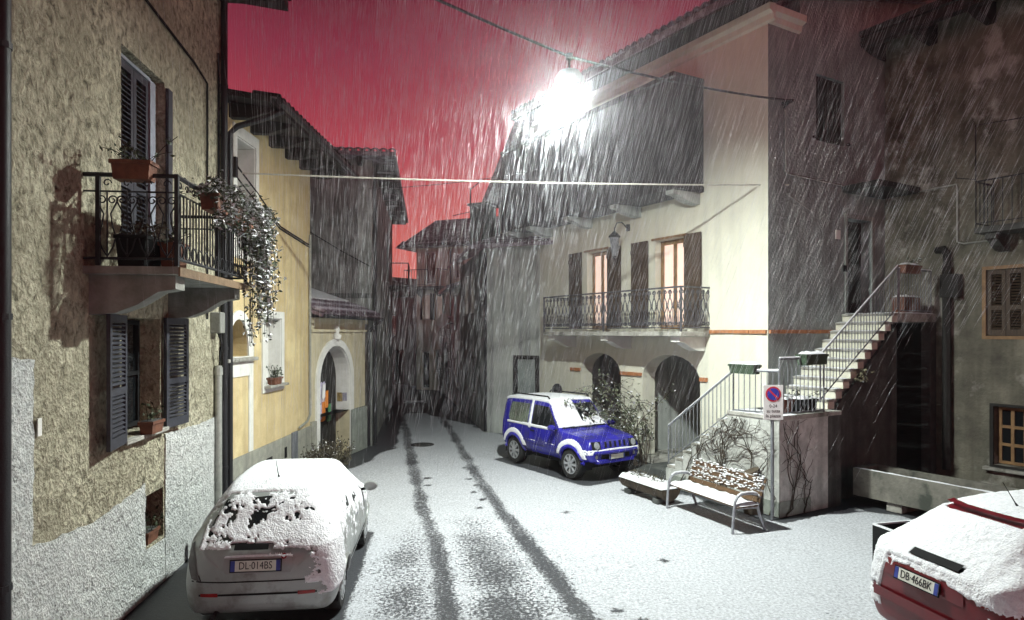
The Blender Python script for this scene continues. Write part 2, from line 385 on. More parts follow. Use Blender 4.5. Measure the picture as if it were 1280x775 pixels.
def bare_at(x, y):
    b = 0.0
    if 2 < y < 31 and -6 < x < 2.5:
        n1 = 0.05 * noise.noise(Vector((x * 2, y * 2, 0)))
        wd = 0.155 + .05 * noise.noise(Vector((x, y * .6, 7)))
        d1 = seg_d(x, y, TR1) + n1; d2 = seg_d(x, y, TR2) + n1
        b = max(b, 0.34 * math.exp(-(d1 / wd) ** 4), 0.34 * math.exp(-(d2 / wd) ** 4))
        if y < 13.5:
            f = min(1, (13.5 - y) / 4)
            b = max(b, 0.25 * f * math.exp(-(seg_d(x, y, TR3) / 0.45) ** 2), 0.23 * f * math.exp(-(seg_d(x, y, TR4) / 0.42) ** 2))
            b += 0.07 * f * math.exp(-((x - 0.0) / 1.6) ** 2)
    for fx, fy in FOOT:
        if abs(x - fx) < .2 and abs(y - fy) < .2: b = max(b, .42 * math.exp(-(math.hypot((x - fx) * 1.4, y - fy) / .11) ** 4))
    # bare strip along the houses on the left and round the parked cars
    wx = wall_left_x(y)
    d = x - wx + 0.15 * noise.noise(Vector((x, y * 1.3, 4)))
    k = 0.75 if y < 15 else (0.95 if y < 19 else 0.75)
    b = max(b, 0.95 * max(0, min(1, (k - d) / 0.25)))
    b = max(b, 0.95 * max(0, min(1, (0.10 - boxd(x, y, SIL[0].x, SIL[0].y, SIL[1], 1.8, 0.80)) / 0.16)))
    if y < 11 and x < -3: b = max(b, 0.95)
    b = max(b, 0.95 * max(0, min(1, (0.22 - boxd(x, y, JIM[0].x, JIM[0].y, JIM[1], 1.7, 0.80)) / 0.2)))
    b = max(b, 0.9 * max(0, min(1, (0.0 - boxd(x, y, REDC[0].x, REDC[0].y, REDC[1], 2.0, 0.85)) / 0.2)))
    wx_, wy_ = toW(x, y)
    nz = 0.2 * noise.noise(Vector((x * 1.5, y * 1.5, 9)))
    if wx_ > -1.6: b = max(b, 0.9 * max(0, min(1, ((1.75 if wx_ < 1.6 else 0.9) + nz - wy_) / 0.3)))
    else: b = max(b, 0.9 * max(0, min(1, (-0.35 + nz - wy_) / 0.3)))
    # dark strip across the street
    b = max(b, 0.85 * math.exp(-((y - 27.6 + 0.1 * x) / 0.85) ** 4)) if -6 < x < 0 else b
    return b
def axis(a, b, fine0, fine1, step, far):
    xs = []; x = fine0
    while x <= fine1 + 1e-6: xs.append(x); x += step
    s_ = step; lo = []; x = fine0
    while x > a: s_ *= far; x -= s_; lo.append(max(x, a))
    s_ = step; hi = []; x = xs[-1]
    while x < b: s_ *= far; x += s_; hi.append(min(x, b))
    return lo[::-1] + xs + hi
gx = axis(-80, 80, -5.6, 7.6, 0.075, 1.12)
gy = axis(-60, 80, 5.4, 31.0, 0.075, 1.12)
gv = []; gb = []
for y in gy:
    for x in gx:
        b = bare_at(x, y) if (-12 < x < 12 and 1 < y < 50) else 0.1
        z = 0.018 * noise.noise(Vector((x * 0.8, y * 0.8, 0))) + 0.010 * noise.noise(Vector((x * 5, y * 5, 3)))
        z = (z + 0.012) * (1 - min(1, b)) - 0.012
        gv.append((x, y, z)); gb.append(b)
nx = len(gx)
gf = [(j * nx + i, j * nx + i + 1, (j + 1) * nx + i + 1, (j + 1) * nx + i) for j in range(len(gy) - 1) for i in range(nx - 1)]
gm = bpy.data.meshes.new('ground'); gm.from_pydata(gv, [], gf)
gm.polygons.foreach_set('use_smooth', [True] * len(gm.polygons))
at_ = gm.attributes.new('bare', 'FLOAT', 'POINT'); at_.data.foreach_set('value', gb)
m, nt, b = node_mat('snowy_asphalt'); N, L = nt.nodes, nt.links
tc = N.new('ShaderNodeTexCoord')
atn = N.new('ShaderNodeAttribute'); atn.attribute_name = 'bare'
na = N.new('ShaderNodeTexNoise'); na.inputs['Scale'].default_value = 22; na.inputs['Detail'].default_value = 7; na.inputs['Roughness'].default_value = 0.75
nb = N.new('ShaderNodeTexNoise'); nb.inputs['Scale'].default_value = 1.1; nb.inputs['Detail'].default_value = 3
for q in (na, nb): L.new(tc.outputs['Object'], q.inputs['Vector'])
m1 = N.new('ShaderNodeMath'); m1.operation = 'MULTIPLY_ADD'; m1.inputs[1].default_value = 0.25; L.new(nb.outputs['Fac'], m1.inputs[0]); L.new(na.outputs['Fac'], m1.inputs[2])
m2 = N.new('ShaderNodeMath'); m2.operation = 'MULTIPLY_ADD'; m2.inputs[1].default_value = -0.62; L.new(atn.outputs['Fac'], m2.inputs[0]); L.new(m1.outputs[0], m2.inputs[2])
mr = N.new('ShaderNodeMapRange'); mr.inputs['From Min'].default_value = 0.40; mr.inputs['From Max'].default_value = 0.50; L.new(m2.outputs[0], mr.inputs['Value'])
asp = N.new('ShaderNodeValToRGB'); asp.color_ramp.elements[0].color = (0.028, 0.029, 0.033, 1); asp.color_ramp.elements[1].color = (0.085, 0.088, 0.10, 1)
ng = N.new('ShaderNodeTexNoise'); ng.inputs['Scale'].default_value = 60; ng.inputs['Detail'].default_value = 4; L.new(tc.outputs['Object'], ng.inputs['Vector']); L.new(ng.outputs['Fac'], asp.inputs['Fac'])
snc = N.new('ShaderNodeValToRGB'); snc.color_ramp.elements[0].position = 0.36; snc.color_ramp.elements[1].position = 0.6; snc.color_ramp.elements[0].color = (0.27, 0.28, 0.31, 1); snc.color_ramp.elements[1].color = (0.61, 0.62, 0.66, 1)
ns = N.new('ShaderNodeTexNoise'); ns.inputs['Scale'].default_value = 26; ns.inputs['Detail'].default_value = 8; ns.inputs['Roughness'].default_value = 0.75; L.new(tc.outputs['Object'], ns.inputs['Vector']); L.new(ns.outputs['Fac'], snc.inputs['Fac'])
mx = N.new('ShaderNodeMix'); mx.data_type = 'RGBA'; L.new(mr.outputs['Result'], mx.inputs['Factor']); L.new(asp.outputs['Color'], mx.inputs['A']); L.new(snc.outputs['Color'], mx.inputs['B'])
L.new(mx.outputs['Result'], b.inputs['Base Color'])
rr_ = N.new('ShaderNodeMapRange'); rr_.inputs['To Min'].default_value = 0.45; rr_.inputs['To Max'].default_value = 0.85; L.new(mr.outputs['Result'], rr_.inputs['Value']); L.new(rr_.outputs['Result'], b.inputs['Roughness'])
ha = N.new('ShaderNodeMath'); ha.operation = 'MULTIPLY_ADD'; ha.inputs[1].default_value = 0.5; L.new(ns.outputs['Fac'], ha.inputs[0]); L.new(mr.outputs['Result'], ha.inputs[2])
bp = N.new('ShaderNodeBump'); bp.inputs['Strength'].default_value = 0.8; bp.inputs['Distance'].default_value = 0.02; L.new(ha.outputs[0], bp.inputs['Height']); L.new(bp.outputs['Normal'], b.inputs['Normal'])
gm.materials.append(m)
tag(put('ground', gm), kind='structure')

def manhole(loc, label, s_=1.0):
    t = thing('manhole_cover', label, 'manhole', loc, 0.4, 'manhole covers in the street')
    MB().lathe([(0.34 * s_, 0.0), (0.34 * s_, 0.012), (0.29 * s_, 0.012), (0.29 * s_, 0.0)], 20).build('rim', M_iron, t)
    MB().lathe([(0.28 * s_, -0.01), (0.28 * s_, 0.009)], 20).build('lid', M_darkstone, t)
manhole((-2.62, 19.45, 0.002), 'round dark manhole cover in the snow between the tyre tracks')
t = thing('drain_grate', 'square dark drain cover in the far street beyond the dark strip', 'drain', (-4.6, 31.5, 0.004), 0.1)
MB().box(-.5, .5, -.4, -.32, 0, .015).box(-.5, .5, .32, .4, 0, .015).box(-.5, -.42, -.32, .32, 0, .015).box(.42, .5, -.32, .32, 0, .015).build('frame', M_iron, t)
MB().box(-.42, .42, -.32, .32, 0, .01).build('plate', M_snow, t)

# ---------------------------------------------------------------- shared building parts
def slat_mesh(w, m, key, th=0.012, d=0.045):
    if key not in MATS:
        o = MB().box(-w / 2, w / 2, -d / 2, d / 2, -th / 2, th / 2); me = bpy.data.meshes.new('slat'); me.from_pydata(o.v, [], o.f); me.materials.append(m); MATS[key] = me
    return MATS[key]
def louvre_leaf(house, x0, x1, z0, z1, y, m, rot=0.0, pitch=0.05, hinge=None, mid=True, label=None):
    """louvred shutter leaf > slats; y = back face"""
    w = x1 - x0; s_ = 0.07; mb = MB()
    mb.box(x0, x0 + s_, y, y + .04, z0, z1).box(x1 - s_, x1, y, y + .04, z0, z1).box(x0 + s_, x1 - s_, y, y + .04, z0, z0 + .12).box(x0 + s_, x1 - s_, y, y + .04, z1 - .09, z1)
    zm = z0 + (z1 - z0) * 0.42
    if mid: mb.box(x0 + s_, x1 - s_, y, y + .04, zm - .04, zm + .04)
    leaf = mb.build('shutter', m, house)
    if label: leaf['label'] = label
    me = slat_mesh(w - 2 * s_, m, 'slat%.3f%s' % (w, m.name))
    z = z0 + .15
    while z < z1 - .11:
        if not (mid and abs(z - zm) < .05): put('slat', me, leaf, ((x0 + x1) / 2, y + .02, z), (R(-35), 0, 0))
        z += pitch
    if rot:
        hx = x0 if hinge == 'l' else x1
        leaf.matrix_local = Matrix.Translation((hx, y, 0)) @ Matrix.Rotation(rot, 4, 'Z') @ Matrix.Translation((-hx, -y, 0))
    return leaf
def board_leaf(house, x0, x1, z0, z1, y, m):
    mb = MB(); mb.box(x0, x1, y + .03, y + .05, z0 + .2, z0 + .3).box(x0, x1, y + .03, y + .05, z1 - .3, z1 - .2)
    mb.box(x0 - .015, x1 + .015, y + .002, y + .008, z0 + .01, z1 - .01)
    leaf = mb.build('shutter', m, house)
    n = max(3, round((x1 - x0) / .13)); w = (x1 - x0) / n
    for i in range(n): MB().box(x0 + i * w + .003, x0 + (i + 1) * w - .003, y + .008, y + .03, z0, z1).build('board', m, leaf)
    return leaf
def window(house, x0, x1, z0, z1, y, fm, pane_m, nx_=2, nz_=1, fw=0.06, T=TX, d=0.06, name='window'):
    holes = []; W = (x1 - x0 - fw) / nx_; H = (z1 - z0 - fw) / nz_
    for i in range(nx_):
        for j in range(nz_): holes.append(rect(x0 + fw + i * W, x0 + (i + 1) * W, z0 + fw + j * H, z0 + (j + 1) * H))
    f = MB().prism(rect(x0, x1, z0, z1), T, y, y + d, holes).build(name, fm, house)
    for h in holes:
        MB().prism([(h[0][0], h[0][1]), (h[1][0], h[1][1]), (h[2][0], h[2][1]), (h[3][0], h[3][1])], T, y + d * .35, y + d * .5).build('pane', pane_m, f)
    return f
def corbel(mb, x0, x1, yo, zt, h, T=None):
    prof = [(0, zt), (yo, zt), (yo, zt - h * .35), (yo * .8, zt - h * .42), (yo * .55, zt - h * .75), (yo * .3, zt - h * .95), (0, zt - h)]
    mb.prism(prof, lambda a, b_, d: (d, a, b_), x0, x1); return mb
def scroll(r0, turns, n, cx, cz, a0, sgn, y=0):
    pts = []
    for i in range(n + 1):
        k = i / n; a = a0 + sgn * turns * 2 * math.pi * k; r = r0 * (1 - .72 * k)
        pts.append((cx + r * math.cos(a), y, cz + r * math.sin(a)))
    return pts
def tiles_row(roof, P0, P1, up, m, w=0.24, ln=0.5, rows=1, gap=0.42, name='tile'):
    """barrel tiles as children: P0->P1 eaves line, up = slope vector (unit)"""
    P0, P1, up = Vector(P0), Vector(P1), Vector(up); d = (P1 - P0); n = max(1, int(d.length / w)); d.normalize(); nn = d.cross(up)
    if nn.z < 0: nn = -nn
    mb = MB(); k = 5; vs = []; fs = []
    for e, (t, rr) in enumerate(((0, w * .48), (ln, w * .42))):
        for j in range(k + 1):
            a = math.pi * j / k; vs.append((-math.cos(a) * rr, t, math.sin(a) * rr * .75))
        for j in range(k + 1):
            a = math.pi * j / k; vs.append((-math.cos(a) * rr * .8, t, math.sin(a) * rr * .75 - .02))
    q = 2 * (k + 1)
    for j in range(k):
        fs.append((j, j + 1, q + j + 1, q + j)); fs.append((k + 1 + j, q + k + 1 + j, q + k + 2 + j, k + 2 + j)); fs.append((j, k + 1 + j, k + 2 + j, j + 1))
    me = bpy.data.meshes.new(name); me.from_pydata(vs, [], fs); me.materials.append(m)
    Mx = Matrix((d, up, nn)).transposed().to_4x4()
    for r in range(rows):
        for i in range(n):
            o = put(name, me, roof); p = P0 + d * (w * (i + .5)) + up * (r * gap) + nn * (0.01 + 0.012 * (r % 2)); o.matrix_local = Matrix.Translation(p) @ Mx

# ---------------------------------------------------------------- near left house, rough plaster
HL = thing('plaster_house', 'rough plastered house with iron balcony and dark louvred shutters at the left edge', 'house', (-4.91, 11.27, 0), math.atan2(-.993, .115))
DOOR = rect(2.42, 3.66, 3.98, 6.62); WIN = rect(2.57, 3.65, 2.06, 3.47); CEL = rect(2.47, 3.03, .60, 1.25)
MB().prism(rect(0, 10, -.3, 9.3), TX, -.45, 0, [DOOR, WIN, CEL]).build('wall', M_rough, HL)
MB().box(0, .3, -6, -.45, -.3, 9.3).box(0.3, 10, -6, -5.7, -.3, 9.3).box(.3, 10, -5.7, -.45, 3.62, 3.8).build('back_wall', M_rough, HL)
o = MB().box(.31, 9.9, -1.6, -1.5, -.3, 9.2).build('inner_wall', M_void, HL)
# grey roughcast coats over the plaster
pb = wob([(2.44, 0.0), (.02, 0.0), (.02, 1.92), (1.2, 1.90), (2.43, 1.95)], .09, .012, 3)
MB().prism(pb, TX, .001, .018).build('roughcast_coat', M_cast, HL)
pb = wob([(10, 0.0), (3.06, 0.0), (3.06, 1.42), (3.5, 1.36), (4.4, 1.30), (5.38, 1.38), (5.36, 3.05), (6.2, 3.12), (10, 3.2)], .09, .018, 5)
MB().prism(pb, TX, .001, .022).build('roughcast_coat', M_cast, HL)
pb = wob([(3.05, .0), (2.45, 0.0), (2.45, .56), (3.05, .58)], .09, .005, 6)
MB().prism(pb, TX, .001, .016).build('roughcast_coat', M_cast, HL)
# ground-floor window
w = window(HL, 2.6, 3.62, 2.1, 3.45, -.30, M_black, M_glass, 2, 2, .055)
MB().box(2.50, 3.70, -.2, .09, 2.0, 2.055, .008).build('sill', M_stone, HL)
louvre_leaf(HL, 3.68, 4.30, 2.03, 3.49, .035, M_shutter, rot=R(9), hinge='l')
louvre_leaf(HL, 1.93, 2.54, 2.03, 3.49, .035, M_shutter, rot=R(-6), hinge='r')
# door to the balcony, louvred leaves closed with pale stiles
louvre_leaf(HL, 2.64, 3.05, 4.02, 6.55, -.16, M_shutter, pitch=.06)
louvre_leaf(HL, 3.06, 3.47, 4.02, 6.55, -.16, M_shutter, pitch=.06)
o = MB().box(2.46, 2.62, -.2, -.1, 3.99, 6.58).box(3.49, 3.64, -.2, -.1, 3.99, 6.58).box(2.62, 3.49, -.2, -.1, 6.56, 6.6).build('door_frame', mat('pale_frame', (.36, .38, .44), (.26, .28, .34), 8, .5), HL)
o = MB().box(2.28, 2.42, .01, .05, 4.02, 6.55).build('folded_shutter', M_shutter, HL)
# cellar window
window(HL, 2.49, 3.01, .62, 1.23, -.3, M_black, M_glass, 1, 1, .05)
# pipes, meter
MB().tube([(.13, .07, 0.02), (.13, .07, 9.0)], .055, 10).build('downpipe', M_iron, HL, 40)
for z in (1.0, 3.0, 5.2, 7.4): MB().lathe([(.064, z), (.064, z + .05)], 10, (.13, .07, 0)).box(.11, .15, -.01, .03, z, z + .05).build('pipe_clip', M_iron, HL)
MB().lathe([(.075, .35), (.075, .55), (.06, .6)], 10, (.13, .07, 0)).build('pipe_socket', M_iron, HL)
MB().tube([(.42, .065, 0.02), (.42, .065, 2.75)], .06, 10).build('conduit', M_pipegrey, HL, 40)
MB().lathe([(.07, 2.6), (.07, 2.72)], 10, (.42, .065, 0)).build('conduit_collar', M_pipegrey, HL)
MB().box(.38, .62, 0, .16, 3.28, 3.62, .012).build('meter_box', M_concrete, HL)
for i in range(3): MB().tube([(.42 + i * .07, .1, 3.28), (.44 + i * .06, .13 + .02 * i, 3.1), (.47 + i * .03, .12, 2.98), (.42, .08, 2.76)], .012, 5).build('wire', M_black, HL)
MB().tube([(.85, .03, 3.5), (.85, .03, 7.2), (1.4, .03, 7.3), (3.2, .03, 7.42), (5.2, .03, 7.6)], .018, 5).build('wire', M_black, HL)
MB().tube([(.30, .03, 3.9), (.30, .03, 7.9)], .02, 5).build('wire', M_black, HL)
MB().tube([(5.93, .085, 0.02), (5.93, .085, 9.2)], .07, 10).build('downpipe', M_iron, HL, 40)
for z in (1.2, 3.4, 5.6, 7.8): MB().lathe([(.08, z), (.08, z + .05)], 10, (5.93, .085, 0)).build('pipe_clip', M_iron, HL)
o = MB().box(5.27, 5.33, .023, .034, 2.36, 2.52).build('number_plate', M_white, HL)
MB().box(4.95, 5.2, .0, .16, 8.05, 8.13).tube([(5.1, .1, 8.1), (4.6, .25, 8.35), (4.3, .3, 8.42)], .025, 6).build('cable_bracket', M_iron, HL)
# eaves
rf = MB().prism([(-.4, 0), (10.2, 0), (10.2, .16), (-.4, .16)], lambda a, b_, d: (a, d, 9.0 + b_ - (d) * .12 + .1), -6.2, 1.0).build('roof', M_rooftimber, HL)
tiles_row(rf, (-.4, 1.05, 9.16), (10.2, 1.05, 9.16), (0, -.993, .12), M_rooftimber, .25, .5)
for i in range(9): MB().box(i * 1.1 + .05, i * 1.1 + .2, 0, .9, 8.86, 9.0).build('rafter', M_rooftimber, rf)
# balcony
bal = MB().box(1.93, 4.50, 0, .93, 3.90, 3.98).build('balcony', M_concrete, HL)
MB().box(1.93, 4.50, .932, .952, 3.88, 3.975).build('fascia', mat('terracotta_edge', (.20, .13, .075), (.13, .085, .05), 8, .8, .3, 30), bal)
for x in (2.05, 4.12): corbel(MB(), x, x + .26, .86, 3.90, .42).build('corbel', M_concrete, bal)
RZ0, RZ1 = 4.06, 4.92
ir = MB()
ir.tube([(4.48, 0, RZ1), (4.48, .18, RZ1 + .0), (4.48, .91, RZ1), (1.95, .91, RZ1), (1.95, 0, RZ1)], .024, 6)
ir.build('top_rail', M_iron, bal)
MB().tube([(4.48, 0, RZ0), (4.48, .91, RZ0), (1.95, .91, RZ0), (1.95, 0, RZ0)], .016, 6).tube([(4.48, 0, RZ1 - .17), (4.48, .91, RZ1 - .17), (1.95, .91, RZ1 - .17), (1.95, 0, RZ1 - .17)], .010, 6).build('rail', M_iron, bal)
for p in ((4.48, .91), (4.48, .14), (1.95, .91), (3.2, .91)): MB().box(p[0] - .02, p[0] + .02, p[1] - .02, p[1] + .02, 3.985, RZ1 + .02).build('post', M_iron, bal)
def lyre_mesh():
    mb = MB(); a = RZ0; b_ = RZ1 - .17
    for s_ in (-1, 1):
        mb.tube([(0, 0, a + .02), (s_ * .05, 0, a + .10), (s_ * .085, 0, a + .22), (s_ * .05, 0, a + .34), (s_ * .035, 0, a + .46), (s_ * .09, 0, b_ - .12)] + scroll(.05, 1.2, 14, s_ * .052, b_ - .09, 0 if s_ > 0 else math.pi, s_), .008, 4)
    mb.tube([(0, 0, a), (0, 0, b_)], .008, 4)
    o = mb; me = bpy.data.meshes.new('baluster'); me.from_pydata(o.v, [], o.f); me.materials.append(M_iron); return me
ly = lyre_mesh()
for i in range(4): put('baluster', ly, bal, (4.48, .13 + .195 * (i + .5), 0), (0, 0, R(90)))
for i in range(4): MB().tube(scroll(.045, .99, 10, .13 + .195 * (i + .5), RZ1 - .085, 0, 1), .007, 4).build('scroll', M_iron, bal, loc=(4.48, 0, 0), rot=(0, 0, R(90)))
bm_ = MB().tube([(0, 0, RZ0), (0, 0, RZ1 - .17)], .009, 4); me = bpy.data.meshes.new('baluster'); me.from_pydata(bm_.v, [], bm_.f); me.materials.append(M_iron)
for i in range(1, 27): put('baluster', me, bal, (1.95 + i * 2.53 / 27, .91, 0))
rg = MB().tube([(.075 * math.cos(k * math.pi / 7), 0, RZ0 + .09 + .075 * math.sin(k * math.pi / 7)) for k in range(15)], .009, 4, False); me2 = bpy.data.meshes.new('ring'); me2.from_pydata(rg.v, [], rg.f); me2.materials.append(M_iron)
for i in range(13): put('ring', me2, bal, (1.95 + (i + .5) * 2.53 / 13, .915, 0))
for i in range(13): MB().tube(scroll(.05, .99, 10, 1.95 + (i + .5) * 2.53 / 13, RZ1 - .085, 0, 1, .91), .007, 4).build('scroll', M_iron, bal)

# ---------------------------------------------------------------- planters (things)
def toworld(frame, p): return frame.matrix_basis @ Vector(p)
def planter(frame, p, w_, d_, h_, m, label, group=None, plant=0, snow=True, rz=0.0, cat='planter', name='planter_box', leafm=None, spread=.18, seed=1, legs=False, leaf=.03, drop=0.0):
    q = toworld(frame, p); t = thing(name, label, cat, q, frame.rotation_euler.z + rz, group)
    rg = random.Random(seed)
    pr = [(-w_ / 2 + .02, 0), (w_ / 2 - .02, 0), (w_ / 2, h_), (-w_ / 2, h_)]
    MB().prism(pr, lambda a, b_, d: (a, d * (.85 + .15 * b_ / h_), b_), -d_ / 2, d_ / 2).build('box', m, t)
    MB().box(-w_ / 2 - .012, w_ / 2 + .012, -d_ / 2 - .012, d_ / 2 + .012, h_ - .035, h_ + .002).build('rim', m, t)
    MB().box(-w_ / 2 + .01, w_ / 2 - .01, -d_ / 2 + .01, d_ / 2 - .01, h_ + .002, h_ + .01).build('soil', M_darkstone, t)
    if snow: snowcap(MB(), -w_ / 2, w_ / 2, -d_ / 2, d_ / 2, h_ + .012, .05, seed).build('snow', M_snow, t, 60)
    if plant:
        mb = MB(); tw = MB(); sn = MB(); pts = []
        for i in range(plant):
            a = Vector((rg.uniform(-w_ * .45, w_ * .45), rg.uniform(-d_ * .4, d_ * .4), h_))
            b_ = a + Vector((rg.gauss(0, spread), rg.gauss(0, spread), rg.uniform(.06, .26) - drop * rg.random()))
            tw.tube([a, a.lerp(b_, .5) + Vector((0, 0, .03)), b_], .004, 3)
            for k in range(7):
                pts.append(a.lerp(b_, .3 + .7 * rg.random()) + Vector((rg.gauss(0, .03), rg.gauss(0, .03), rg.gauss(0, .03))))
        leafcloud(mb, pts, leaf, rg); leafcloud(sn, [p_ + Vector((0, 0, .012)) for p_ in pts[::3]], leaf * .9, rg, .8)
        tag(tw.build('stems', M_twig, t), kind='stuff'); tag(mb.build('foliage', leafm or M_leaf, t), kind='stuff')
        if snow: tag(sn.build('snow_on_leaves', M_snow, t), kind='stuff')
    return t
planter(HL, (4.50, .50, 4.86), .38, .20, .19, M_terra, 'long terracotta planter on the near end rail of the rough plastered house balcony', plant=10, rz=R(90), seed=3, snow=False)
planter(HL, (3.08, .10, 2.056), .34, .16, .15, M_terra, 'terracotta window box on the sill between dark louvred shutters', plant=5, seed=4, snow=False, spread=.06)
planter(HL, (2.74, -.10, .605), .34, .18, .15, M_terra, 'terracotta pot in the small cellar window of the rough plastered house', plant=9, seed=5, snow=False, spread=.06)
planter(HL, (4.25, .45, 3.985), .45, .3, .32, M_black, 'dark pot with plants standing on the balcony floor behind the scrolled end panel', plant=22, seed=6, snow=False, leafm=M_dryleaf, spread=.14)
planter(HL, (4.1, .74, 3.985), .22, .22, .28, M_terra, 'small terracotta pot in the corner of the left balcony floor', plant=6, seed=16, snow=False)
for i, (x, z) in enumerate(((3.75, 4.70), (3.05, 4.68), (2.45, 4.68))):
    planter(HL, (x, 1.06, z - .02), .42, .2, .18, M_terra, ['nearest', 'middle', 'farthest'][i] + ' of three terracotta boxes hung outside the left balcony front rail', 'boxes hung on the balcony front rail', plant=26, seed=20 + i, spread=.16, drop=.2)
# the snow-laden trailing plant
rg = random.Random(11)
t = thing('trailing_plant', 'snow covered trailing plant spilling over the far end of the left balcony', 'plant', toworld(HL, (2.3, 1.0, 4.0)), HL.rotation_euler.z)
tw = MB(); lf = MB(); sn = MB(); pts = []
for i in range(170):
    x = rg.uniform(-.55, .55); far = i < 105
    if far:
        a = Vector((rg.uniform(-.55, .1), rg.uniform(-.05, .15), rg.uniform(.75, 1.0))); L_ = rg.uniform(.3, 1.75) if rg.random() < .6 else rg.uniform(.2, .6)
        d = Vector((rg.gauss(-.06, .10), rg.uniform(.0, .16), 0))
    else:
        a = Vector((rg.uniform(-.3, 1.9), rg.uniform(-.06, .16), rg.uniform(.78, .95))); L_ = rg.uniform(.1, .45); d = Vector((rg.gauss(0, .1), rg.uniform(.05, .3), 0))
    P = [a, a + d * .5 + Vector((0, 0, .10)), a + d + Vector((0, 0, -L_ * .45)), a + d * 1.1 + Vector((rg.gauss(0, .05), 0, -L_))]
    tw.tube(P, .004, 3)
    n_ = int(10 + L_ * 30)
    for k in range(n_):
        s_ = rg.random() * 2.999; q = P[int(s_)].lerp(P[int(s_) + 1], s_ % 1); pts.append(q + Vector((rg.gauss(0, .028), rg.gauss(0, .028), rg.gauss(0, .02))))
leafcloud(lf, pts, .030, rg); leafcloud(sn, [p_ + Vector((0, .012, .012)) for p_ in pts if rg.random() < .75], .034, rg, .6)
tag(tw.build('stems', M_twig, t), kind='stuff'); tag(lf.build('foliage', M_leaf, t), kind='stuff'); tag(sn.build('snow_on_leaves', M_snow, t), kind='stuff')

# ---------------------------------------------------------------- ochre house
HY = thing('ochre_house', 'ochre yellow house with white framed windows and dark eaves behind the silver car', 'house', (-4.82, 15.85, 0), math.atan2(-1, -.0175))
UW = rect(3.25, 4.08, 4.75, 6.78); SW = rect(1.90, 2.80, 2.24, 3.58); AW = arch(3.58, 4.42, 2.86, 2.95, .58)
MB().prism(rect(0, 4.57, -.3, 7.25), TX, -.5, 0, [UW, SW, AW]).build('wall', M_ochre, HY)
MB().box(0, .3, -6, -.5, -.3, 7.25).box(.3, 4.57, -6, -5.7, -.3, 7.25).build('end_wall', M_darkplaster, HY)
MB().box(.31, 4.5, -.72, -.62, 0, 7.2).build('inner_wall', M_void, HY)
def surround(house, hole, outer, y0=.001, y1=.03, m=M_white): return MB().prism(outer, TX, y0, y1, [hole]).build('window_surround', m, house)
surround(HY, UW, rect(3.11, 4.23, 4.62, 6.98)); surround(HY, SW, rect(1.76, 2.93, 2.10, 3.72))
surround(HY, AW, arch(3.36, 4.56, 2.84, 2.95, .74))
# white lining of the reveals
MB().prism(rect(3.25, 4.08, 4.75, 6.78), TX, -.45, .001, [rect(3.27, 4.06, 4.77, 6.76)]).build('reveal', M_white, HY)
MB().prism(rect(1.90, 2.80, 2.24, 3.58), TX, -.30, .001, [rect(1.915, 2.785, 2.255, 3.565)]).build('reveal', M_white, HY)
MB().box(1.915, 2.785, -.30, -.26, 2.255, 3.565).build('white_blind', M_white, HY)
window(HY, 3.62, 4.06, 4.77, 6.76, -.40, M_shutter, M_glass, 1, 3)
MB().box(3.27, 3.62, -.42, -.40, 4.77, 6.76).build('curtain_panel', M_white, HY)
for i in range(6): MB().tube([(3.3 + i * .15, .05, 4.8), (3.3 + i * .15, .05, 5.5)], .01, 4).build('guard_bar', M_iron, HY)
MB().tube([(3.12, .05, 5.5), (4.2, .05, 5.5)], .014, 4).build('guard_rail', M_iron, HY)
window(HY, 3.58, 4.42, 2.88, 3.53, -.35, M_frame, M_curtain if False else M_glass, 2, 1, .05)
MB().box(3.30, 4.57, 0, .10, 2.77, 2.835, .01).build('sill', M_stone, HY)
MB().box(3.36, 4.57, .001, .022, 2.50, 2.768).box(3.36, 3.55, .001, .022, 1.08, 2.50).build('white_band', M_white, HY)
MB().box(1.84, 2.86, 0, .16, 2.19, 2.24, .008).build('sill', M_stone, HY)
MB().prism(rect(0, 4.57, 0, 1.07), TX, .001, .03).build('plinth', M_greyplinth, HY)
MB().box(1.02, 1.36, .03, .07, .47, 1.10, .008).build('meter_door', M_rail, HY)
MB().box(2.45, 2.75, .031, .036, .60, .80).build('vent', M_black, HY); MB().box(1.62, 1.76, .031, .036, .62, .85).build('vent', M_black, HY)
MB().tube([(.1, .04, 5.6), (.1, .04, 1.35), (.35, .06, 1.22), (.9, .06, 1.15)], .028, 6).build('conduit', M_pipegrey, HY)
planter(HY, (2.36, .05, 2.241), .42, .16, .14, M_terra, 'flower box with sparse plants on the sill of the small white window', plant=16, seed=31, snow=False, spread=.09)
# eaves with stepped rafters, gutter, elbow pipe
rf = MB().prism(rect(-.5, 4.7, 0, .10), lambda a, b_, d: (a, d, 7.26 + b_ - d * .18 + .05), -6.2, .85).build('roof', M_rooftimber, HY)
MB().prism(rect(-.5, 4.56, 0, .02), lambda a, b_, d: (a, d, 7.38 + b_ - d * .18 + .05), -6.2, .9).build('tile_layer', M_tile, rf)
tiles_row(rf, (-.5, .92, 7.285), (4.6, .92, 7.285), (0, -.984, .177), M_rooftimber, .22, .45)
for i in range(6): MB().prism([(0, 7.02), (.35, 7.0), (.55, 7.06), (.8, 7.12), (.8, 7.17), (0, 7.27)], lambda a, b_, d: (d, a, b_), -.3 + i * .9, -.3 + i * .9 + .16).build('rafter', M_rooftimber, rf)
MB().tube([(-.55, .98, 7.16), (4.62, .98, 7.20)], .065, 8).build('gutter', M_iron, HY, 40)
MB().tube([(4.35, .96, 7.12), (4.42, .6, 6.95), (4.47, .2, 6.82), (4.47, .07, 6.70), (4.47, .07, 0.05)], .05, 8).build('downpipe', M_iron, HY, 40)
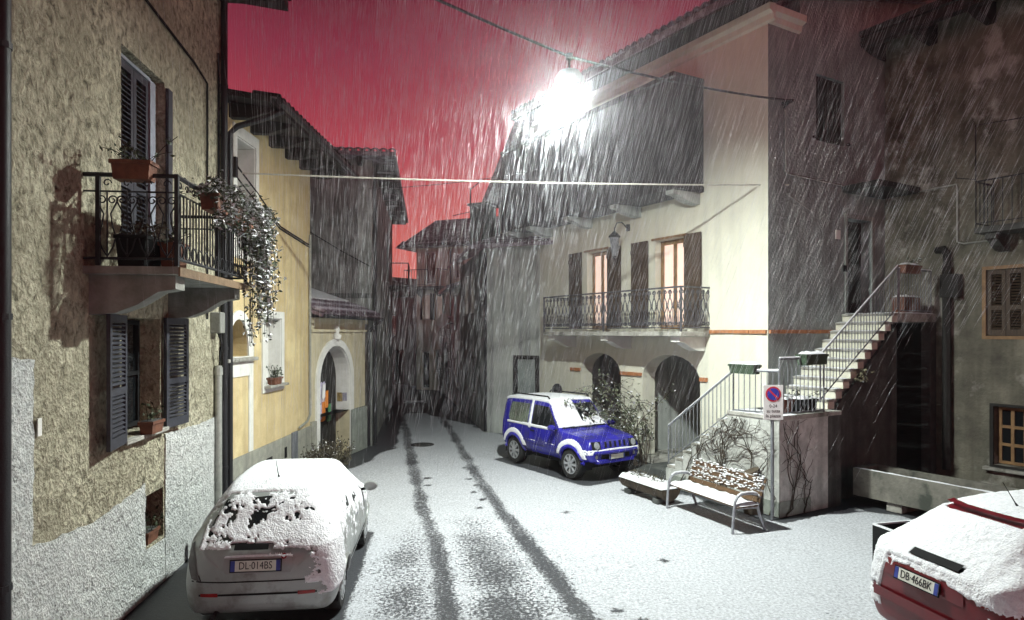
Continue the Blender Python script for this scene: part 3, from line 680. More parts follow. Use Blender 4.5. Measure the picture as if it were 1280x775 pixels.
for i, (za, zb) in enumerate(((6.3, 5.35), (6.1, 5.3))):
    MB().tube([(4.3, .03, za), (3.2, .03, za - .35), (2.0, .03, zb + .15), (0.02, .03, zb)], .014, 4).build('wire', M_black, HY)
MB().box(4.22, 4.3, .03, .10, 6.0, 6.35).build('cable_bracket', M_iron, HY)

# ---------------------------------------------------------------- portal with arched gate
HP = thing('arched_gateway', 'low plastered gateway with white arch and snowy tiled roof beyond the ochre house', 'gateway', (-4.2, 19.0, 0), math.atan2(-.981, -.193))
AG = arch(1.02, 2.78, 0.02, 2.07, .88)
MB().prism(rect(0, 3.2, -.3, 3.66), TX, -.40, 0, [AG]).build('wall', M_portal, HP)
MB().box(0, .25, -3.2, -.4, -.3, 3.66).build('end_wall', M_darkplaster, HP)
MB().prism(arch(.84, 2.96, 0.0, 2.07, 1.06), TX, .001, .05, [arch(1.02, 2.78, .0, 2.07, .88)]).build('arch_surround', M_white, HP)
MB().prism(arch(1.02, 2.78, 1.2, 2.07, .88), TX, -.39, .0, [arch(1.035, 2.765, 1.2, 2.07, .865)]).build('arch_reveal', M_white, HP)
MB().prism(arch(1.03, 2.77, .03, 2.07, .87), TX, -.46, -.40).build('gate_door', M_rooftimber, HP)
for i in range(7): MB().box(1.06 + i * .245, 1.29 + i * .245, -.40, -.385, .05, 2.0 + .8 * math.sin(math.pi * (i + .5) / 7)).build('plank', M_rooftimber, HP)
MB().box(.84, 1.04, .052, .075, 0, 1.2).box(0, .84, .001, .07, 0, 1.2).build('plinth', M_greygreen, HP)
MB().box(2.97, 3.2, .001, .06, 0, 1.15).build('plinth', M_greyplinth, HP)
MB().box(0, 3.2, .001, .06, 3.30, 3.36).box(0, 3.2, .001, .09, 3.52, 3.64).build('moulding', M_portal, HP)
MB().lathe([(.10, 3.12), (.12, 3.2), (.05, 3.28), (.08, 3.36), (.02, 3.46)], 8, (1.9, .06, 0)).build('keystone_finial', M_white, HP)
rf = MB().prism(rect(-.15, 3.3, 0, .08), lambda a, b_, d: (a, -d, 3.66 + b_ + (d + .35) * .36), -.35, 2.6).build('roof', M_tile, HP)
tiles_row(rf, (-.15, .40, 3.75), (3.3, .40, 3.75), (0, -.94, .34), M_tile, .23, .5, 5)
MB().prism([(-.1, .55), (3.25, .5), (3.25, 2.3), (1.6, 2.45), (-.1, 2.2)], lambda a, b_, d: (a, -b_, 3.66 + (b_ + .35) * .36 + .17 + d), 0, .05).build('snow', M_snow, rf)
MB().tube([(-.2, .44, 3.66), (3.3, .44, 3.68)], .05, 8).build('gutter', M_iron, HP, 40)
MB().tube([(-.10, .44, 3.62), (-.05, .25, 3.45), (-.03, .10, 3.3), (-.03, .10, 0.05)], .045, 8).build('downpipe', M_iron, HP, 40)
t = thing('house_number_plaque', 'small yellow and grey plaque on the white jamb of the arched gateway', 'plaque', toworld(HP, (1.02, -.2, 1.42)), HP.rotation_euler.z)
MB().box(.016, .03, -.15, .0, 0, .24).build('plate', mat('plaque_yellow', (.45, .32, .1), (.1, .08, .05), 18, .5), t); MB().box(.016, .03, .01, .13, .02, .24).build('plate', mat('plaque_grey', (.35, .33, .42), (.2, .2, .25), 18, .5), t)
t = thing('hanging_banner', 'white, orange and green cloth decoration hanging on the dark arched gate', 'banner', toworld(HP, (1.85, -.36, 1.05)), HP.rotation_euler.z)
for k, (x0, x1, z0, z1, mm) in enumerate(((-.05, .38, .42, .95, M_violet), (-.02, .16, -.05, .45, M_orange), (.2, .42, .0, .38, M_violet), (-.32, -.08, -.08, .36, M_greencloth), (.0, .22, .55, .9, M_signwhite), (-.12, .02, .3, .72, M_orange))):
    mb = MB(); n_ = 6
    vs = [(x0 + (x1 - x0) * i / n_ * (1 - .3 * j), .03 + .012 * k + .025 * math.sin(i * 1.9 + k), z0 + (z1 - z0) * j + .03 * math.sin(i * 2.2 + k)) for j in (0, 1) for i in range(n_ + 1)]
    vs += [(a, c - .012, d) for a, c, d in vs]; q = 2 * (n_ + 1)
    fs = [(i, i + 1, n_ + 2 + i, n_ + 1 + i) for i in range(n_)] + [(q + i, q + n_ + 1 + i, q + n_ + 2 + i, q + i + 1) for i in range(n_)]
    mb.add(vs, fs).build('cloth', mm, t)

# ---------------------------------------------------------------- tall dark house beyond the gateway
HD = thing('dark_house', 'tall dark stained house on the left side of the narrow street', 'house', (-5.4, 30, 0), math.atan2(-.992, .124))
LD = 10.78
MB().prism(rect(0, LD, -.3, 8.3), TX, -.4, 0, [rect(3.0, 3.9, 5.3, 7.2), rect(8.6, 9.3, 1.2, 2.3)]).build('wall', M_darkplaster, HD)
MB().box(LD - .3, LD, -7, -.4, -.3, 8.3).build('end_wall', mat('sooty_plaster', (.26, .26, .25), (.13, .13, .125), 2, .9, .4, 18, detail=9, streak=((.04, .04, .04), .7)), HD)
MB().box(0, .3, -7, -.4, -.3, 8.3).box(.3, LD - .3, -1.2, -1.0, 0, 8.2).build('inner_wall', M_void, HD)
MB().box(LD, LD + .05, -4, .02, 4.28, 4.42).build('ledge', M_darkstone, HD)
window(HD, 8.6, 9.3, 1.2, 2.3, -.25, M_black, M_glass, 1, 2)
window(HD, 3.0, 3.9, 5.3, 7.2, -.25, M_black, M_glass, 2, 2)
rf = MB().add([(-.4, .7, 8.3), (LD + .5, .7, 8.3), (LD + .5, -7.5, 8.3), (-.4, -7.5, 8.3), (1.5, -3.2, 9.3), (LD - 3, -3.2, 9.3), (-.4, .7, 8.42), (LD + .5, .7, 8.42), (LD + .5, -7.5, 8.42), (-.4, -7.5, 8.42)],
     [(0, 1, 2, 3), (6, 7, 5, 4), (7, 8, 5), (8, 9, 4, 5), (9, 6, 4), (0, 1, 7, 6), (1, 2, 8, 7), (2, 3, 9, 8), (3, 0, 6, 9)]).build('roof', M_tile, HD)
tiles_row(rf, (LD + .55, .7, 8.40), (LD + .55, -7.5, 8.40), (-.95, 0, .26), M_tile, .24, .5, 2)
for i in range(6): MB().box(LD + .0, LD + .42, -.4 - i * .9, -.26 - i * .9, 8.12, 8.29).build('rafter', M_rooftimber, rf)
for i in range(10): MB().box(.2 + i * 1.1, .36 + i * 1.1, 0, .62, 8.12, 8.29).build('rafter', M_rooftimber, rf)
MB().tube([(LD - .08, .08, 8.2), (LD - .08, .08, .05)], .05, 6).build('downpipe', M_iron, HD)
bl = MB().box(.6, 2.6, 0, .8, 5.1, 5.22).build('balcony', M_rooftimber, HD)
MB().tube([(.62, .78, 6.15), (2.58, .78, 6.15), (2.58, 0, 6.15)], .03, 4).build('rail', M_iron, bl)
for i in range(12): MB().tube([(.62 + i * .178, .78, 5.22), (.62 + i * .178, .78, 6.15)], .014, 4).build('baluster', M_iron, bl)
MB().tube([(LD + .03, -2.8, 6.8), (LD + .03, -.8, 5.6), (LD + .03, -.05, 5.2)], .015, 4).build('wire', M_black, HD)

# ---------------------------------------------------------------- white house with long balcony
RW = math.atan2(.861, -.508)
HW = thing('cream_house', 'tall cream house with scrolled iron balcony above two dark arches', 'house', (5.276, 13.70, 0), RW)
A1 = arch(4.67, 6.46, 0.0, 2.12, .60); A2 = arch(1.86, 3.82, 0.0, 2.12, .63)
W1 = rect(5.21, 6.12, 3.36, 5.56); W2 = rect(2.34, 3.32, 3.36, 5.56)
MB().prism([(0, -.001), (11.2, -.001), (11.2, 7.75), (8.9, 10.05), (0, 10.05)], TX, -.42, 0, [[(a, b_ if b_ > .01 else .01) for a, b_ in A1], [(a, b_ if b_ > .01 else .01) for a, b_ in A2], W1, W2]).build('wall', M_cream, HW)
RFW = rect(-2.58, -1.57, 7.49, 8.94); RFD = rect(-3.62, -2.68, 3.72, 5.88)
MB().prism([(-6, -.001), (-.42, -.001), (-.42, 10.0), (-1.02, 10.0), (-1.02, 12.0), (-6, 12.0)], TYX, -.42, 0, [RFW, RFD]).build('side_wall', M_greyface, HW)
MB().prism(rect(-.42, 0, -.001, 10.05), TYX, .001, .004).build('corner_strip', M_greyface, HW)
# porch behind the arches
MB().box(.45, 8.0, -2.6, -2.5, 0, 3.1).box(.45, 8.0, -2.5, -.43, 3.0, 3.1).box(4.1, 4.35, -2.5, -.45, 0, 3.0).box(7.8, 7.98, -2.5, -.43, 0, 3.0).box(.45, .55, -2.5, -.43, 0, 3.0).build('porch_wall', M_greyhouse, HW)
MB().prism(arch(2.6, 3.6, .2, 1.95, .45), TX, -2.499, -2.44).build('porch_door', M_rooftimber, HW)
MB().prism(arch(5.1, 6.1, .2, 1.95, .45), TX, -2.499, -2.44).build('porch_door', M_rooftimber, HW)
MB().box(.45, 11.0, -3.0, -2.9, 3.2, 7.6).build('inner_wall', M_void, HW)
MB().box(.56, 8, -2.5, -.0, .0, .16).build('porch_floor', M_stone, HW)
# brick capitals at the arch springing, brick string course
def bricks(x0, x1, z, T, n_=None, h_=.075, p=.05):
    n_ = n_ or max(1, round(abs(x1 - x0) / .25)); w_ = (x1 - x0) / n_
    for i in range(n_):
        MB().prism(rect(x0 + i * w_ + .006, x0 + (i + 1) * w_ - .006, z + random.uniform(-.004, .004), z + h_), T, .001, p + random.uniform(-.006, .006)).build('brick', M_brick, HW)
for (a, b_) in ((6.46, 6.96), (3.83, 4.66), (1.62, 1.855)): bricks(a, b_, 2.17, TX, h_=.085)
bricks(0.012, 1.56, 3.27, TX, 7); bricks(-2.62, -.012, 3.27, TYX, 11)
# doors to the balcony with lit curtains, board shutters
for (x0, x1) in ((5.21, 6.12), (2.34, 3.32)):
    MB().prism(rect(x0 - .08, x1 + .08, 3.34, 5.64), TX, .001, .025, [rect(x0, x1, 3.36, 5.56)]).build('door_surround', M_cream, HW)
    window(HW, x0, x1, 3.38, 5.55, -.22, M_frame, M_curtain, 2, 1, .10)
    MB().box(x0 - .1, x1 + .1, .0, .07, 5.57, 5.62).build('lintel', M_frame, HW)
for (a, b_) in ((6.38, 6.98), (4.64, 5.19), (3.58, 4.20), (1.80, 2.32)): board_leaf(HW, a, b_, 3.42, 5.60, .03, M_brownsh)
# balcony
bl = MB().box(1.55, 7.08, 0, .92, 3.20, 3.31, .012).build('balcony', M_stone, HW)
for x in (1.70, 4.25, 6.68): corbel(MB(), x, x + .28, .80, 3.20, .34).build('corbel', M_white, bl)
MB().tube([(1.58, .0, 4.30), (1.58, .88, 4.30), (7.05, .88, 4.30), (7.05, 0, 4.30)], .022, 6).build('top_rail', M_darkiron, bl)
MB().tube([(1.58, .0, 3.40), (1.58, .88, 3.40), (7.05, .88, 3.40), (7.05, 0, 3.40)], .014, 5).build('rail', M_darkiron, bl)
snowcap(MB(), 1.56, 7.06, .865, .895, 4.318, .012, 3, .03).build('snow', M_snow, bl)
for p in ((1.58, .88), (7.05, .88), (4.3, .88)): MB().box(p[0] - .02, p[0] + .02, p[1] - .02, p[1] + .02, 3.31, 4.32).build('post', M_darkiron, bl)
mb = MB()
for s_ in (-1, 1):
    mb.tube(scroll(.05, 1.1, 12, s_ * .055, 4.2, math.pi / 2, -s_)[::-1] + [(s_ * .10, 0, 4.12), (s_ * .03, 0, 3.98), (s_ * .02, 0, 3.86), (s_ * .09, 0, 3.70), (s_ * .12, 0, 3.58)] + scroll(.055, 1.1, 12, s_ * .065, 3.50, 0 if s_ > 0 else math.pi, -s_), .011, 4)
mb.tube(scroll(.035, 1.0, 8, 0, 3.92, 0, 1), .008, 4).tube([(0, 0, 3.40), (0, 0, 3.885)], .007, 4)
me = bpy.data.meshes.new('baluster'); me.from_pydata(mb.v, [], mb.f); me.materials.append(M_darkiron)
for i in range(32): put('baluster', me, bl, (1.58 + (i + .5) * 5.47 / 32, .88, 0))
for i in range(5): put('baluster', me, bl, (1.58, .03 + (i + .5) * .165, 0), (0, 0, R(90)))
# wall lantern
ln = MB().lathe([(.06, 5.95), (.06, 6.12)], 8, (4.35, .02, 0)).tube([(4.35, .05, 6.02), (4.37, .22, 6.16), (4.40, .36, 6.14), (4.42, .42, 6.0), (4.42, .42, 5.90)], .018, 5).build('wall_lantern', M_iron, HW)
MB().lathe([(.02, 5.93), (.15, 5.80), (.16, 5.76)], 6, (4.42, .42, 0)).lathe([(.06, 5.28), (.03, 5.2)], 6, (4.42, .42, 0)).build('lantern_cap', M_iron, ln)
MB().lathe([(.13, 5.75), (.07, 5.28)], 6, (4.42, .42, 0)).build('lantern_glass', M_lens, ln)
# dark timber gallery on corbels
gl = MB().box(1.74, 9.5, .0, .90, 6.50, 6.62).box(1.74, 9.5, 0, .96, 8.98, 9.08).box(1.76, 1.80, .02, .88, 6.62, 8.98).box(1.78, 9.5, .80, .84, 6.62, 8.98).box(9.44, 9.48, .02, .80, 6.62, 8.98).build('timber_gallery', M_timber, HW)
k = 0; x = 1.74
while x < 9.4: MB().box(x + .006, x + .27, .845, .872 + .008 * (k % 3), 6.58, 8.97).build('board', M_timber, gl); x += .28; k += 1
for i in range(3): MB().box(1.745 - .012, 1.757, .03 + i * .28, .29 + i * .28, 6.6, 8.97).build('board', M_timber, gl)
for x in (1.86, 3.86, 5.9, 7.9, 9.15): corbel(MB(), x, x + .24, .84, 6.50, .26).build('corbel', M_greyhouse, gl)
# cornice and roof
MB().prism([(0, 9.66), (.06, 9.69), (.08, 9.80), (.18, 9.85), (.19, 9.98), (0, 10.0)], lambda a, b_, d: (d, a, b_), -.19, 8.9).build('cornice', M_cream, HW)
MB().prism([(.0, 9.66), (.06, 9.69), (.08, 9.80), (.18, 9.85), (.19, 9.98), (0, 10.0)], lambda a, b_, d: (-a, d, b_), -1.0, .0).build('cornice', M_cream, HW)
rf = MB().prism([(-.65, 10.06), (9.2, 10.06), (9.2, 10.22), (-.65, 10.22)], lambda a, b_, d: (a, -d, b_ + (d + .75) * .22), -.75, 6).build('roof', M_tile, HW)
MB().prism([(8.75, 10.0), (9.0, 10.22), (11.45, 7.85), (11.3, 7.68)], TX, -4, .6).build('sloping_roof', M_tile, HW)
MB().box(-.62, 9.1, .002, .72, 10.005, 10.055).build('soffit', M_rooftimber, rf)
tiles_row(rf, (-.65, .80, 10.22), (9.1, .80, 10.22), (0, -.976, .215), M_tile, .25, .5)
# side face: shuttered window, door, canopy, details
MB().prism(rect(-2.57, -1.58, 7.5, 8.93), TYX, -.15, -.08).build('closed_shutter', M_rooftimber, HW)
for i in range(6): MB().prism(rect(-2.56 + i * .163, -2.56 + i * .163 + .155, 7.51, 8.92), TYX, -.079, -.06).build('board', M_rooftimber, HW)
MB().box(-.06, 0, -1.55, -1.45, 7.52, 7.56).box(-.06, 0, -2.75, -2.65, 7.52, 7.56).build('shutter_catch', M_iron, HW)
d = MB().prism(rect(-3.61, -2.69, 3.73, 5.87), TYX, -.3, -.24).build('door', M_rooftimber, HW)
MB().prism(rect(-3.5, -2.8, 4.9, 5.7), TYX, -.239, -.23).build('pane', M_glass, d)
MB().prism(rect(-3.72, -2.6, 3.73, 5.98), TYX, .001, .03, [rect(-3.62, -2.68, 3.72, 5.88)]).build('door_surround', M_darkplaster, HW)
MB().box(-.85, 0, -4.1, -2.5, 6.45, 6.58).build('canopy', M_rooftimber, HW)
MB().prism(rect(-2.42, -2.26, 5.38, 5.58), TYX, .001, .02).build('number_tile', M_white, HW)
MB().prism(rect(-2.62, -2.5, 4.66, 4.80), TYX, .031, .05).build('bell_box', M_black, HW)
MB().tube([(-.04, -.5, 7.95), (-.04, -.5, 6.66), (-.04, -.62, 6.62), (-.04, -2.6, 6.58)], .018, 5).tube([(-.03, -.55, 6.2), (-.03, -1.4, 5.9)], .008, 4).build('wire', M_concrete, HW)
MB().box(-.25, 0, -.48, -.42, 8.05, 8.11).tube([(-.02, -.45, 7.98), (-.22, -.45, 8.08)], .014, 4).build('cable_hook', M_iron, HW)

# ---------------------------------------------------------------- right house
HR = thing('weathered_house', 'dark weathered house with peeling plaster and wooden eaves at the right edge', 'house', (5.276 + 4.15 * .861, 13.7 + 4.15 * .508, 0), RW)
RW1 = rect(-2.85, -2.16, 3.22, 4.60); RW2 = rect(-3.3, -2.31, .55, 1.76)
MB().prism(rect(-7, -.02, -.2, 10.2), TX, -.4, 0, [RW1, RW2, rect(-3.8, -2.9, 5.5, 7.6)]).build('wall', M_rightwall, HR)
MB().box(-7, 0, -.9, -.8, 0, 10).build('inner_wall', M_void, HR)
louvre_leaf(HR, -2.84, -2.51, 3.23, 4.59, -.08, M_brownsh, pitch=.06); louvre_leaf(HR, -2.50, -2.17, 3.23, 4.59, -.08, M_brownsh, pitch=.06)
MB().prism(rect(-2.92, -2.09, 3.15, 4.67), TX, .001, .02, [RW1]).build('window_frame', M_frame, HR)
MB().prism(rect(-3.36, -2.24, .5, 1.82), TX, .001, .04, [RW2]).build('window_surround', M_rooftimber, HR)
window(HR, -3.28, -2.33, .57, 1.74, -.2, M_frame, M_glass, 4, 3, .06)
MB().box(-3.5, -2.15, 0, .14, .44, .50).build('sill', M_stone, HR)
MB().tube([(-1.45, .12, 4.75), (-1.45, .12, 0.3)], .085, 8).build('chimney_pipe', M_rooftimber, HR, 40)
MB().tube([(-1.22, .10, 5.1), (-1.38, .12, 5.12), (-1.45, .12, 5.0), (-1.45, .12, 4.7)], .075, 8).build('pipe_elbow', M_rooftimber, HR, 40)
MB().box(-1.72, -1.35, .02, .22, 4.05, 4.55, .01).build('meter_box', M_rooftimber, HR)
MB().tube([(-.1, .04, 6.48), (-1.6, .04, 6.5), (-1.62, .04, 6.4), (-1.62, .04, 5.25), (-1.75, .04, 5.2), (-2.6, .04, 5.22)], .018, 5).build('conduit', M_pipegrey, HR)
bl = MB().box(-4.6, -2.25, 0, .7, 5.30, 5.42).build('balcony', M_darkstone, HR)
for x in (-2.6, -4.2): corbel(MB(), x, x + .2, .6, 5.30, .35).build('corbel', M_darkstone, bl)
MB().tube([(-2.27, 0, 6.35), (-2.27, .67, 6.35), (-4.6, .67, 6.35)], .02, 4).tube([(-2.27, 0, 5.5), (-2.27, .67, 5.5), (-4.6, .67, 5.5)], .014, 4).build('rail', M_iron, bl)
for i in range(5): MB().tube([(-2.27, .02 + i * .16, 5.42), (-2.27, .02 + i * .16, 6.35)], .01, 4).build('baluster', M_iron, bl)
for i in range(14): MB().tube([(-2.27 - i * .16, .67, 5.42), (-2.27 - i * .16, .67, 6.35)], .01, 4).build('baluster', M_iron, bl)
MB().tube([(-2.27, .67, 6.35), (-2.27, .67, 7.5), (-3.2, .67, 7.42)], .014, 4).tube([(-2.27, .67, 6.4), (-1.9, .67, 6.5), (-1.9, .67, 6.65)], .012, 4).build('washing_pole', M_iron, bl)
rf = MB().prism(rect(-7.2, -.01, 0, .14), lambda a, b_, d: (a, d, 10.22 + b_ - d * .15), -5, 1.0).build('roof', M_rooftimber, HR)
MB().box(-7.2, .2, .72, .92, 9.86, 10.06).build('eaves_beam', M_rooftimber, HR)
for i in range(6): MB().prism([(0, 9.72), (.55, 9.76), (.95, 9.9), (.95, 9.99), (0, 10.15)], lambda a, b_, d: (d, a, b_), -.05 - i * 1.15, .13 - i * 1.15).build('rafter', M_rooftimber, rf)

# ---------------------------------------------------------------- outdoor stairs
ST = thing('stone_staircase', 'outdoor stone staircase with grey iron railing rising past the cream house corner', 'staircase', (5.276, 13.70, 0), RW)
ZL = 1.80
for i in range(7):   # lower flight along the facade
    z = ZL - .19 * (i + 1); x0 = -.2 + i * .232
    MB().box(x0, x0 + .25, .03, 1.43, z - .06, z, .008).build('step', M_stone, ST)
    snowcap(MB(), x0 + .02, x0 + .24, .1, 1.40, z, .025, i, .05).build('snow', M_snow, ST, 60)
prof = [(-1.38, 0), (1.46, 0), (1.46, .40)] + [q for i in range(6, -1, -1) for q in ((-.2 + (i + 1) * .232 - .003, ZL - .19 * (i + 1) - .062), (-.2 + i * .232, ZL - .19 * (i + 1) - .062))] + [(-.203, ZL - .08), (-1.38, ZL - .08)]
MB().prism(prof, TX, .05, 1.44).build('side_wall', mat('whitewashed_wall', (.62, .63, .60), (.36, .37, .35), 4, .9, .9, 16, streak=((.2, .2, .19), .5)), ST)
MB().box(-1.40, -.21, -.35, 1.46, ZL - .078, ZL, .01).build('landing', M_stone, ST)
MB().box(-1.38, -.01, -.35, .049, 0, ZL - .08).build('side_wall', M_darkstone, ST)
MB().box(-1.395, -1.381, .58, 1.445, 0.01, .28).box(-1.38, 1.3, 1.441, 1.452, 0.01, .28).build('base_course', M_greygreen, ST)
snowcap(MB(), -1.36, -.25, .9, 1.44, ZL, .03, 40).build('snow', M_snow, ST, 60)
for (x0, x1, z) in ((1.47, 2.1, .30), (2.11, 2.9, .15)): MB().box(x0, x1, .05, 1.35, 0, z, .01).build('base_step', M_darkstone, ST)
NU = 10
for i in range(NU):   # upper flight along the side face
    z = ZL + .19 * (i + 1); y1 = -.30 - i * .242
    MB().box(-1.16, -.005, y1 - .26, y1, z - .05, z, .006).build('step', M_stone, ST)
    MB().box(-1.12, -.005, y1 - .235, y1 - .03, z - .19, z - .052).build('riser', M_cream, ST)
    snowcap(MB(), -1.14, -.02, y1 - .22, y1 - .01, z, .022, i + 60, .05).build('snow', M_snow, ST, 60)
MB().prism([(-.355, 0), (-2.70, 0), (-2.70, 3.40), (-.355, 1.62)], TYX, 1.05, 1.11).build('side_wall', M_darkstone, ST)
MB().box(-1.20, -.005, -4.12, -2.722, 3.52, 3.70, .008).build('landing', M_stone, ST)
snowcap(MB(), -1.18, -.05, -4.1, -2.9, 3.70, .03, 80).build('snow', M_snow, ST, 60)
MB().box(-1.18, -.98, -4.12, -3.9, 0, 3.52).build('pier', M_darkstone, ST)
MB().box(-1.0, -.02, -4.1, -4.0, 0, 3.5).build('rear_wall', M_void, ST)
MB().box(-3.4, -1.2, -4.14, -4.10, 0, .02).build('paving', M_darkstone, ST)
# railings
def railing(pts, h0, h1, sp, mat_=M_rail, tail=None):
    """pts = foot line; children balusters"""
    P = [Vector(p) for p in pts]; up = Vector((0, 0, h1)); lo = Vector((0, 0, h0))
    r = MB().tube([p + up for p in P], .022, 6).tube([p + lo for p in P], .013, 5).build('railing', mat_, ST)
    k = 0
    for a, b_ in zip(P[:-1], P[1:]):
        n_ = max(1, round((b_ - a).length / sp))
        for i in range(n_ + 1):
            q = a.lerp(b_, i / n_); rr = .018 if i in (0, n_) else .009
            MB().tube([q + Vector((0, 0, h0 if rr < .01 else 0)), q + up], rr, 5).build('baluster', mat_, r)
    sn = MB()
    for a, b_ in zip(P[:-1], P[1:]):
        m_ = (b_ - a); s2 = m_.normalized().cross(Vector((0, 0, 1))) * .018; tp = up + Vector((0, 0, .02))
        sn.add([a + tp - s2, a + tp + s2, b_ + tp + s2, b_ + tp - s2, a + tp + Vector((0, 0, .02)), b_ + tp + Vector((0, 0, .02))], [(0, 4, 5, 3), (1, 2, 5, 4), (0, 1, 4), (3, 5, 2)])
    sn.build('snow', M_snow, r)
    return r
railing([(1.40, 1.42, .50), (-.34, 1.42, 1.76), (-1.36, 1.42, 1.80)], .06, .80, .125)
railing([(-1.37, 1.42, 1.80), (-1.37, .16, 1.80)], .05, 1.02, .11)
railing([(-1.12, -.10, 1.95), (-1.12, -2.72, 3.78)], .05, .92, .125)
railing([(-1.14, -2.74, 3.70), (-1.14, -3.98, 3.70)], .06, .94, .10)
planter(ST, (-.60, 1.42, 2.52), .58, .2, .17, M_greenbox, 'snow topped green planter box on the lower stair railing next to the parking sign', seed=41, plant=0)
planter(ST, (-1.40, .55, 2.70), .62, .22, .19, M_greenbox, 'snow topped green planter box on the landing railing right of the parking sign', seed=42, rz=R(90))
planter(ST, (-1.18, -3.05, 4.55), .60, .20, .17, M_terra, 'reddish planter box on the top landing railing of the outdoor stairs', seed=43, rz=R(90), plant=5)
planter(ST, (-.95, -3.35, 3.71), .62, .30, .34, M_terra, 'big reddish tub on the top landing floor behind the railing', seed=44, rz=R(90), plant=4)
planter(ST, (-1.12, 1.0, 1.805), .26, .26, .26, M_terra, 'terracotta pot on the stair landing just behind the parking sign', seed=45, plant=6)
planter(ST, (-1.15, .45, 1.805), .5, .24, .24, M_black, 'black tub on the stair landing under the green planter box', seed=46, plant=6, rz=R(90))
# small plant sprouting at the stair side
rg = random.Random(5); t = thing('dry_plant', 'small pale dry plant sprouting from the wall under the upper flight', 'plant', toworld(ST, (-1.2, -1.3, 2.3)), RW)
mb = MB(); tw = MB()
for i in range(40):
    a = Vector((.06, rg.uniform(-.1, .1), 0)); b_ = Vector((rg.uniform(-.12, .02), rg.gauss(0, .16), rg.uniform(0, .25))); tw.tube([a, b_], .003, 3); leafcloud(mb, [b_, b_ + Vector((0, .02, .02))], .03, rg)
tag(tw.build('stems', M_twig, t), kind='stuff'); tag(mb.build('foliage', mat('straw_leaf', (.35, .33, .22), (.2, .2, .12), 20, .8), t), kind='stuff')
# bare climbing vine on the stair wall
def vine(T, w_, h_, seed, label, starts, cat='vine', env=None):
    rg = random.Random(seed); t = thing('climbing_vine', label, cat, (5.276, 13.70, 0), RW)
    mains = MB(); tw = MB()
    def grow(p, ang, ln, r, depth):
        pts = [T(p[0], p[1], .02)]; k = 0
        while k < ln:
            ang += rg.gauss(0, .28); p = (p[0] + .07 * math.cos(ang), p[1] + .07 * math.sin(ang))
            if not env(p): break
            pts.append(T(p[0], p[1], .015 + .02 * rg.random())); k += .07
            if depth < 3 and rg.random() < (.22 if depth == 0 else .13): grow(p, ang + rg.choice((-1, 1)) * rg.uniform(.5, 1.2), ln * rg.uniform(.35, .6), r * .6, depth + 1)
            ang += (math.pi / 2 - ang) * (.06 if depth < 2 else -.01)
        if len(pts) > 1:
            n_ = len(pts); (mains if depth == 0 else tw).tube(pts, [r * (1 - .6 * i / n_) for i in range(n_)], 4)
    for s_ in starts: grow((s_, .02), math.pi / 2 + rg.gauss(0, .3), h_ * 1.5, .015, 0)
    mains.build('main_stems', M_twig, t); tag(tw.build('twigs', M_twig, t), kind='stuff')
def envS(p):
    top = ZL - .08 if p[0] < -.2 else ZL - .1 - (p[0] + .2) * .82
    return -1.36 < p[0] < 1.45 and 0 < p[1] < top
vine(lambda a, b_, d: (a, 1.455 + d, b_), 2.8, 1.7, 3, 'bare climbing vine spread over the white stair wall behind the bench', [-1.2, -.95, -.6, -.2, .25, .7, 1.1], env=envS)
vine(lambda a, b_, d: (-1.395 - d, a, b_), 1, 1.7, 8, 'bare climbing vine on the shaded end of the stair wall right of the sign post', [1.3, .8], env=lambda p: .55 < p[0] < 1.45 and 0 < p[1] < 1.72)

# ---------------------------------------------------------------- grey house and far street
def house_box(name, label, loc, rz, wl, dep, h, m, holes=(), cat='house'):
    t = thing(name, label, cat, loc, rz)
    MB().prism(rect(0, wl, -.3, h), TX, -.35, 0, holes).build('wall', m, t)
    MB().box(.36, wl - .36, -.9, -.8, 0, h - .1).build('inner_wall', M_void, t)
    return t
HG = house_box('grey_house', 'grey green plastered house with dark corner pipe between the street and the cream house', (.885, 21.135, 0), math.atan2(.387, -.922), 1.96, 6, 6.05, M_greyhouse, [rect(.10, .84, 1.26, 2.48)])
window(HG, .10, .84, 1.26, 2.48, -.12, M_black, mat('milky_glass', (.30, .34, .34), (.2, .23, .23), 3, .2), 1, 1, .06, d=.12)
MB().prism(rect(.02, .92, 1.20, 2.55), TX, .001, .03, [rect(.10, .84, 1.26, 2.48)]).build('window_surround', M_rooftimber, HG)
MB().tube([(1.88, .06, 5.9), (1.88, .06, .05)], .05, 8).build('downpipe', M_iron, HG, 40)
angL = math.atan2(.981, -.196) - math.atan2(.387, -.922)
ca, sa = math.cos(angL), math.sin(angL)
def TG(a, b_, d): return (1.96 + a * ca - d * sa, a * sa + d * ca, b_)
MB().prism(rect(0, 6.6, -.3, 6.05), TG, -.35, 0, [rect(2.3, 3.1, 4.0, 5.5), rect(3.9, 4.8, 4.0, 5.5), rect(2.0, 2.8, 1.1, 2.4)]).build('side_wall', M_darkplaster, HG)
for r_ in (rect(2.3, 3.1, 4.0, 5.5), rect(3.9, 4.8, 4.0, 5.5)):
    window(HG, r_[0][0], r_[1][0], r_[0][1], r_[2][1], -.2, M_frame, M_curtain, 1, 1, .06, TG)
window(HG, 2.0, 2.8, 1.1, 2.4, -.2, M_frame, M_glass, 2, 1, .06, TG)
